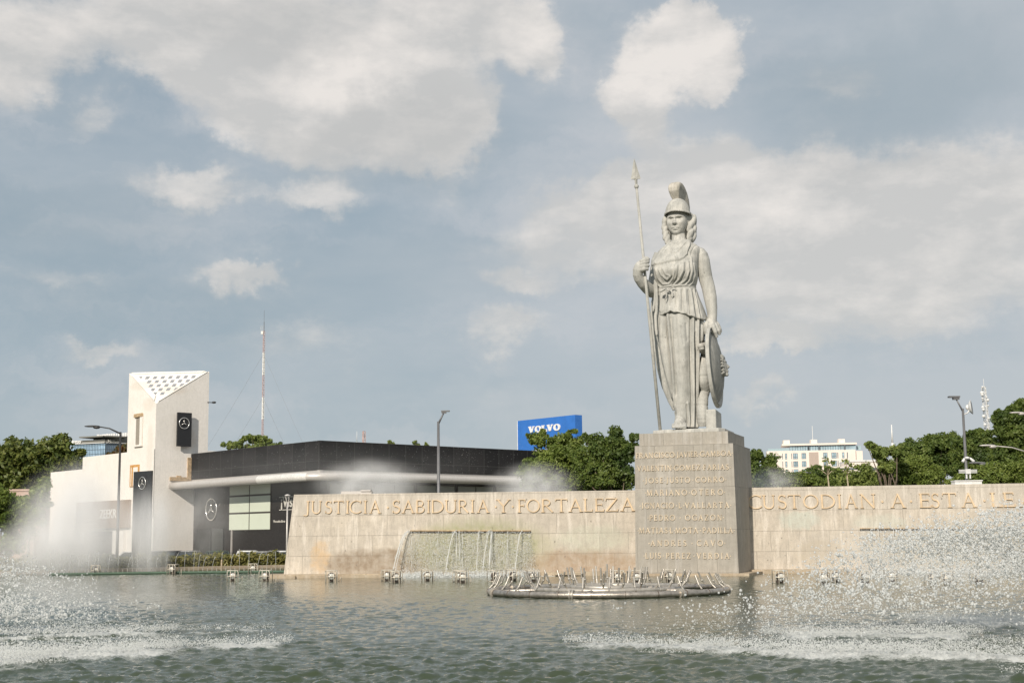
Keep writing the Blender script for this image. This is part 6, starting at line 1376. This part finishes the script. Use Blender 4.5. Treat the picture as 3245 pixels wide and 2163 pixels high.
spots = [(737, 1836, 12, 'caged floodlight farthest left, standing clear of the wall end'), (842, 1836, -8, 'caged floodlight just left of the wall end, second from the left'), (1050, 1838, 10, 'caged floodlight alone in front of the left wall below JUSTICIA'),
 (1228, 1836, -5, 'rear of the two close caged floodlights at the left edge of the falls'), (1254, 1841, 15, 'front of the two close caged floodlights at the left edge of the falls'), (1354, 1836, 8, 'caged floodlight standing alone under the middle of the left falls'),
 (1456, 1839, -12, 'rear of the paired caged floodlights right of the falls middle'), (1466, 1842, 5, 'front of the paired caged floodlights right of the falls middle'), (1568, 1838, 40, 'tilted caged floodlight behind the left tip of the pipe ring'), (1626, 1836, 20, 'caged floodlight behind the pipe ring near the end of the falls'),
 (1690, 1838, 3, 'caged floodlight with yellow lamp behind the ring left part'), (1958, 1841, 0, 'caged floodlight behind the ring middle before the wall'), (2018, 1841, -4, 'caged floodlight behind the ring at the pedestal left corner'), (2120, 1838, 2, 'caged floodlight behind the ring before the pedestal centre'),
 (2472, 1842, 6, 'caged floodlight right of the pedestal under CUSTODIAN'), (2610, 1845, -10, 'left one of a close pair of caged floodlights behind the right spray'), (2648, 1839, 8, 'right one of a close pair of caged floodlights behind the right spray'), (2742, 1845, 5, 'caged floodlight below the left end of the right falls'),
 (2826, 1840, -5, 'caged floodlight dim behind dense spray under the word A'), (2956, 1842, 10, 'caged floodlight half lost in spray below ESTA'), (3003, 1846, -6, 'caged floodlight half lost in spray right of the one below ESTA'), (3102, 1842, 5, 'caged floodlight farthest right in the dense spray')]
for (px, py_, rz, lab) in spots:
    p = Vector(U(px, py_, 40)); r = ray(px, py_); D_ = -(EYE - .0) / r[2] * r[1]; P = U(px, py_ + 2, 1.0); D_ = min((EYE) / (-(ray(px, py_ + 2)[2] / ray(px, py_ + 2)[1])), 45.2); q = U(px, py_, D_)
    o = proto if first else copy_tree(proto); first = False; o.location = (q.x, D_, -.0); o.rotation_euler = (0, 0, R(rz)); o['label'] = lab
for (px, D_, rz, lab) in [(303, 54.5, 20, 'far dark caged floodlight on the jet line in the mist at left'), (548, 54.5, -15, 'far caged floodlight on the jet line in front of the hedge below the tower'), (801, 54.5, 10, 'far caged floodlight on the jet line below the showroom window')]:
    o = copy_tree(proto); q = U(px, 1812, D_); o.location = (q.x, D_, 0.02); o.rotation_euler = (0, 0, R(rz)); o['label'] = lab

# water materials
def water_mat(name, white=.6, rough=.25, emis=0):
    m, N = new_mat(name)
    d = N.n('ShaderNodeBsdfPrincipled', ins={'Base Color': (.86, .87, .86, 1), 'Roughness': .55}); g = N.n('ShaderNodeBsdfTranslucent', ins={0: (.80, .82, .80, 1)}); tr = N.n('ShaderNodeBsdfTransparent')
    a = N.n('ShaderNodeMixShader', ins={0: .35, 1: d.outputs[0], 2: g.outputs[0]}); b = N.n('ShaderNodeMixShader', ins={0: white, 1: tr.outputs[0], 2: a.outputs[0]}); finish(N, b.outputs[0]); return m
M['drop'] = water_mat('flying_drops', .62); M['stream'] = water_mat('falling_stream', .62); M['jet'] = water_mat('thin_jet', .38); M['finedrop'] = water_mat('fine_spray', .5)
ICO = None
def drops(P, rad, squash=None):
    global ICO
    if ICO is None:
        bm = bmesh.new(); bmesh.ops.create_icosphere(bm, subdivisions=1, radius=1); ICO = (np.array([v.co[:] for v in bm.verts]), np.array([[v.index for v in f.verts] for f in bm.faces])); bm.free()
    v0, f0_ = ICO; r = np.random.default_rng(len(P)); n = len(P)
    sc = r.uniform(.45, 1.45, (n, 1, 3)) if squash is None else np.ones((n, 1, 3)) * np.array(squash) * r.uniform(.8, 1.2, (n, 1, 1))
    V = P[:, None, :] + v0[None] * rad[:, None, None] * sc; Fc = f0_[None] + (np.arange(n) * len(v0))[:, None, None]; return V.reshape(-1, 3), Fc.reshape(-1, 3)
# nozzle line and low jets at left rear
def jets():
    t = empty('jet_pipe', U(540, 1815, 54), 'low green pipe line with a row of small nozzles before the hedge at left', 'pipe')
    xs = np.linspace(155, 915, 52); pts = [Vector((U(x, 1815, 54).x, 54 + .6 * math.sin((x - 150) / 800 * 3), .03)) for x in xs]
    MB().tube(pts, .05, 8).build('pipe', simple('algae_pipe', (.08, .13, .09), .8), t, True)
    for i, p in enumerate(pts): MB().tube([p, p + up_ * .16], .016, 6).build('nozzle', M['steel_l'], t)
    k = 0
    for i, p in enumerate(pts):
        if i % 2 and i not in (9, 17, 31): continue
        h = rng.uniform(.42, .75); lean = rng.uniform(-.05, .18); P = []; 
        for s in np.linspace(0, 1, 9): P.append(p + up_ * (.16 + h * (1 - (1 - s * 1.15) ** 2)) + Vector((lean * s, 0, 0)))
        m_ = MB(); m_.tube(P, np.linspace(.007, .014, 9), 5); dp = np.array([np.array(P[-1]) + rng.normal(0, .06, 3) + (0, 0, -.05 * j) for j in range(8)]); Vd, Fd = drops(dp, rng.uniform(.006, .013, 8)); m_.add(Vd.tolist(), Fd.tolist())
        side = 'beside the far caged light at left' if i < 20 else 'in front of the hedge'
        tag(m_.build('water_jet', M['jet'], None, True), 'thin low water jet in the evenly spaced row before the hedge at far left', 'water jet', 'low jets in the row before the hedge'); k += 1
jets()
# water falling from the slots
def falls(side, x0, x1, y, n, nd, seed, label, wide_left=None):
    r = np.random.default_rng(seed); m_ = MB()
    for i in range(n):
        px = r.uniform(x0, x1); a, t, up, nr = wall_face(side, px, y); thr = r.uniform(.10, .42); drift = r.normal(0, .06); L = a.z - .02
        P = []; q = r.uniform(.75, 1)
        for s in np.linspace(0, q, 9): P.append(a + nr * (.08 + thr * s) + t * drift * s - up_ * L * s ** 1.7 + Vector((0, -.10 * s, 0)))
        w = r.uniform(.004, .011) * (2.2 if r.random() < .12 else 1); m_.tube(P, [w * (1 + .7 * math.sin(j * 1.7 + i)) for j in range(9)], 5)
    P = np.empty((nd, 3)); rad = r.uniform(.0035, .0095, nd)
    for i in range(nd):
        px = x0 + (x1 - x0) * r.random(); s = r.random() ** .8; a, t, up, nr = wall_face(side, px, y); L = a.z - .05; q = a + nr * (.06 + r.uniform(0, .30) * s) - up_ * L * s + Vector((0, -.28 * s, 0)) + t * ((r.random() - .5) * .5 * s - (.42 * s * max(0, 1 - (px - x0) / 60) if side == 0 else 0)); P[i] = q
    V, Fc = drops(P, rad, (1, 1, 1.6)); m_.add(V.tolist(), Fc.tolist())
    # churned foot
    nf = nd // 3; P = np.empty((nf, 3))
    for i in range(nf): a, t, up, nr = wall_face(side, x0 + (x1 - x0) * r.uniform(-.06, 1.06), y); P[i] = (a.x, a.y - .62 - abs(r.normal(0, .28)), abs(r.normal(0, .07)))
    V, Fc = drops(P, r.uniform(.008, .022, nf)); m_.add(V.tolist(), Fc.tolist())
    if side == 0:
        for (xa, xb, w) in ((1296, 1249, .022), (1300, 1256, .012), (1445, 1415, .018), (1655, 1632, .018), (1520, 1512, .014), (1555, 1530, .015)):
            a, t, up, nr = wall_face(0, xa, y); L = a.z; dx = U(xb, 1830, 46.4).x - U(xa, 1830, 46.4).x; P = []
            for s in np.linspace(0, 1, 12): P.append(a + nr * (.1 + .3 * s) + t * dx * s ** .9 + up_ * (-L * s ** 1.6 + .12 * s * (1 - s)) + Vector((0, -.3 * s, 0)))
            m_.tube(P, [w * r.uniform(.6, 1.3) for _ in P], 6)
            dd = np.array([np.array(P[int(s * 11)]) + r.normal(0, .035, 3) for s in r.random(60)]); V, Fc = drops(dd, r.uniform(.008, .02, 60)); m_.add(V.tolist(), Fc.tolist())
    tag(m_.build('waterfall', M['stream'], None, True), label, 'waterfall', kind='stuff')
falls(0, 1300, 1684, 1683, 14, 19000, 5, 'thin sheet of falling water pouring from the slot in the left wall')
falls(1, 2725, 3232, 1675, 18, 9000, 6, 'thin sheet of falling water pouring from the slot in the right wall')

# ------------------------------------------------------------------ thrown spray
def thrown(seed, n, targets, fx, label, spread=1.0, name='spray'):
    """targets: (x0,y0,x1,y1,height0,height1,reach0,reach1,weight,start) — jets thrown from beyond the frame, landing along bands"""
    r = np.random.default_rng(seed); P = []; Rr = []
    W = np.array([t[8] for t in targets]); W = W / W.sum()
    for ti, (x0, y0, x1, y1, h0, h1, r0, r1, w, st) in enumerate(targets):
        m = int(n * W[ti]); u = r.random(m); nj = 34; jets_ = np.floor(u * nj) / nj + r.normal(0, .010, m)
        s = st + (.97 - st) * r.random(m) ** 1.15
        lx = x0 + (x1 - x0) * jets_; ly = y0 + (y1 - y0) * jets_; h = (h0 + (h1 - h0) * jets_) * (1 + .12 * np.sin(np.floor(u * nj) * 2.3)); L = (r0 + (r1 - r0) * jets_) 
        x = lx + fx * L * (1 - s); y = ly + .18 * L * (1 - s) * np.sin(jets_ * 5); z = 4 * h * s * (1 - s)
        j = (.05 + .22 * s ** 2) * spread
        x = x + r.normal(0, 1, m) * j; y = y + r.normal(0, 1, m) * j * 1.2; z = z + r.normal(0, 1, m) * j * .75
        ok = z > .0; P.append(np.stack([x, y, z], -1)[ok]); big = r.random(m) < .06
        Rr.append(((r.gamma(2.4, .0022, m) + .0024 + big * .006) * (.75 + .55 * (z > .35)))[ok])
    P = np.concatenate(P); Rr = np.minimum(np.concatenate(Rr), .019)
    # clots: little sheets and strings of drops
    k = r.integers(0, len(P), len(P) // 16); k = k[r.random(len(k)) < .6]; ext = []; er = []
    for _ in range(9): ext.append(P[k] + r.normal(0, .020, (len(k), 3)) * np.array([1.5, 1, .8])); er.append(Rr[k] * r.uniform(.5, 1.1, len(k)))
    P = np.concatenate([P] + ext); Rr = np.concatenate([Rr] + er)
    V, Fc = drops(P, Rr); tag(mesh_obj(name, V, Fc, M['drop'], None, True), label, 'water spray', kind='stuff')
thrown(101, 40000, [(.9, 17.8, 3.2, 16.7, .25, .6, 4.0, 4.0, .14, .6), (3.0, 16.6, 6.8, 14.8, .9, 1.45, 4.5, 4.6, .34, .35), (3.0, 18.9, 6.4, 18.6, 1.15, 1.70, 4.8, 4.5, 2.0, .15), (6.0, 21.2, 10.0, 20.4, 1.5, 1.95, 4.2, 4.0, 1.5, .12)], 1, 'broad sheet of thrown water drops arching in from the right edge')
thrown(102, 21000, [(-5.2, 17.4, -8.6, 16.6, .55, 1.45, 3.2, 3.6, 1.0, .2), (-4.4, 18.2, -6.2, 17.2, .25, .7, 3.0, 3.2, .3, .4), (-5.6, 20.6, -9.4, 20.4, .8, 1.75, 3.4, 4.0, 1.0, .2)], -1, 'broad sheet of thrown water drops arching in from the left edge')
def band_splash():
    r = np.random.default_rng(9); P = []
    for (x0, y0, x1, y1, w, s) in BANDS:
        L = math.hypot(x1 - x0, y1 - y0); m = int(5500 * L * s * w); u = r.random(m); off = r.normal(0, .45, m) * w
        P.append(np.stack([x0 + (x1 - x0) * u, y0 + (y1 - y0) * u + off, .01 + np.abs(r.normal(0, .04, m)) * (.5 + s)], -1))
    P = np.concatenate(P); V, Fc = drops(P, r.gamma(2.2, .0011, len(P)) + .0018); tag(mesh_obj('splash', V, Fc, M['drop'], None, True), 'churned white splash where the thrown water lands on the pool', 'splash', kind='stuff')
band_splash()

# ------------------------------------------------------------------ drifting mist
def mist(px, py_, D, rx, ry, rz, dens, label, seed, streak=0.0):
    """rx, rz in picture pixels at that distance, ry in metres"""
    dens *= 2.6; rx *= 1.12; rz *= 1.05; c = U(px, py_, D); s = D / F; n = 28; V = []; mb = MB(); mb.ell((0, 0, 0), (1, 1, 1), 24)
    m, N = new_mat('mist_volume'); T = N.n('ShaderNodeTexCoord').outputs['Object']
    l = N.vm('LENGTH', T, out=1); fall = N.mr(l, 1.0, .05, 0, 1, True)
    st = N.vm('MULTIPLY', T, (2.2, 1.5, .55 if streak else 1.4)); st = N.vm('ADD', st, (seed * 3.7, seed, 0))
    nz = N.noise(st, 1.6, 4, .6); k = N.m('MULTIPLY', fall, N.mr(nz, .34, .66, .25, 1.3)); k = N.m('MULTIPLY', k, dens)
    v = N.n('ShaderNodeVolumePrincipled', ins={'Color': (1, 1, 1, 1), 'Density': k, 'Anisotropy': -.25})
    o = N.n('ShaderNodeOutputMaterial'); N.t.links.new(v.outputs[0], o.inputs['Volume'])
    ob = mb.build('mist', m, None, True, local=True); ob.location = c; ob.scale = (rx * s, ry, rz * s); tag(ob, label, 'mist', kind='stuff'); return ob
mist(240, 1665, 57, 205, 2.2, 220, .58, 'tall pale drifting mist in front of the white annex walls at left', 1, 1)
mist(150, 1750, 55, 260, 2.0, 120, .35, 'thin mist low over the far water at left', 2, 1)
mist(470, 1700, 57, 90, 1.6, 190, .50, 'upright column of mist beside the pylon', 3, 1)
mist(620, 1640, 58, 170, 2.0, 170, .08, 'very thin mist before the showroom facade', 4)
mist(1170, 1540, 52, 190, 1.5, 100, .38, 'mist rising behind the left wall before the canopy', 5)
mist(1690, 1548, 52, 150, 1.4, 95, .42, 'mist rising behind the left wall before the bushy trees', 6)
mist(2440, 1530, 52, 110, 1.3, 60, .22, 'faint mist behind the right wall beside the pedestal', 7)
mist(1000, 1500, 60, 700, 2.0, 130, .02, 'faint veil of fine spray drifting before the black roof', 8)
mist(2900, 1760, 30, 420, 3.0, 130, .045, 'faint veil of spray over the pool before the right wall', 9)
mist(3050, 1800, 18.6, 430, 1.3, 125, .045, 'soft haze of spray inside the right thrown water', 10)
mist(20, 1850, 17.4, 260, 1.2, 110, .05, 'soft haze of spray inside the left thrown water', 11)
r = np.random.default_rng(55); P = []
for (cx_, cy_, sx, sy, m) in ((640, 1600, 80, 70, 1500), (1000, 1450, 200, 45, 1500), (1500, 1450, 120, 50, 1200), (450, 1600, 120, 90, 900), (1900, 1500, 120, 50, 600)):
    for i in range(m): D_ = r.uniform(50, 57); P.append(U(r.normal(cx_, sx), min(r.normal(cy_, sy), 1790), D_))
P = np.array([tuple(p) for p in P]); P = P[::3]; V, Fc = drops(P, r.uniform(.003, .008, len(P))); tag(mesh_obj('drifting_drops', V, Fc, M['finedrop'], None, True), 'fine airborne drops drifting in front of the dark showroom and trees', 'spray', kind='stuff')
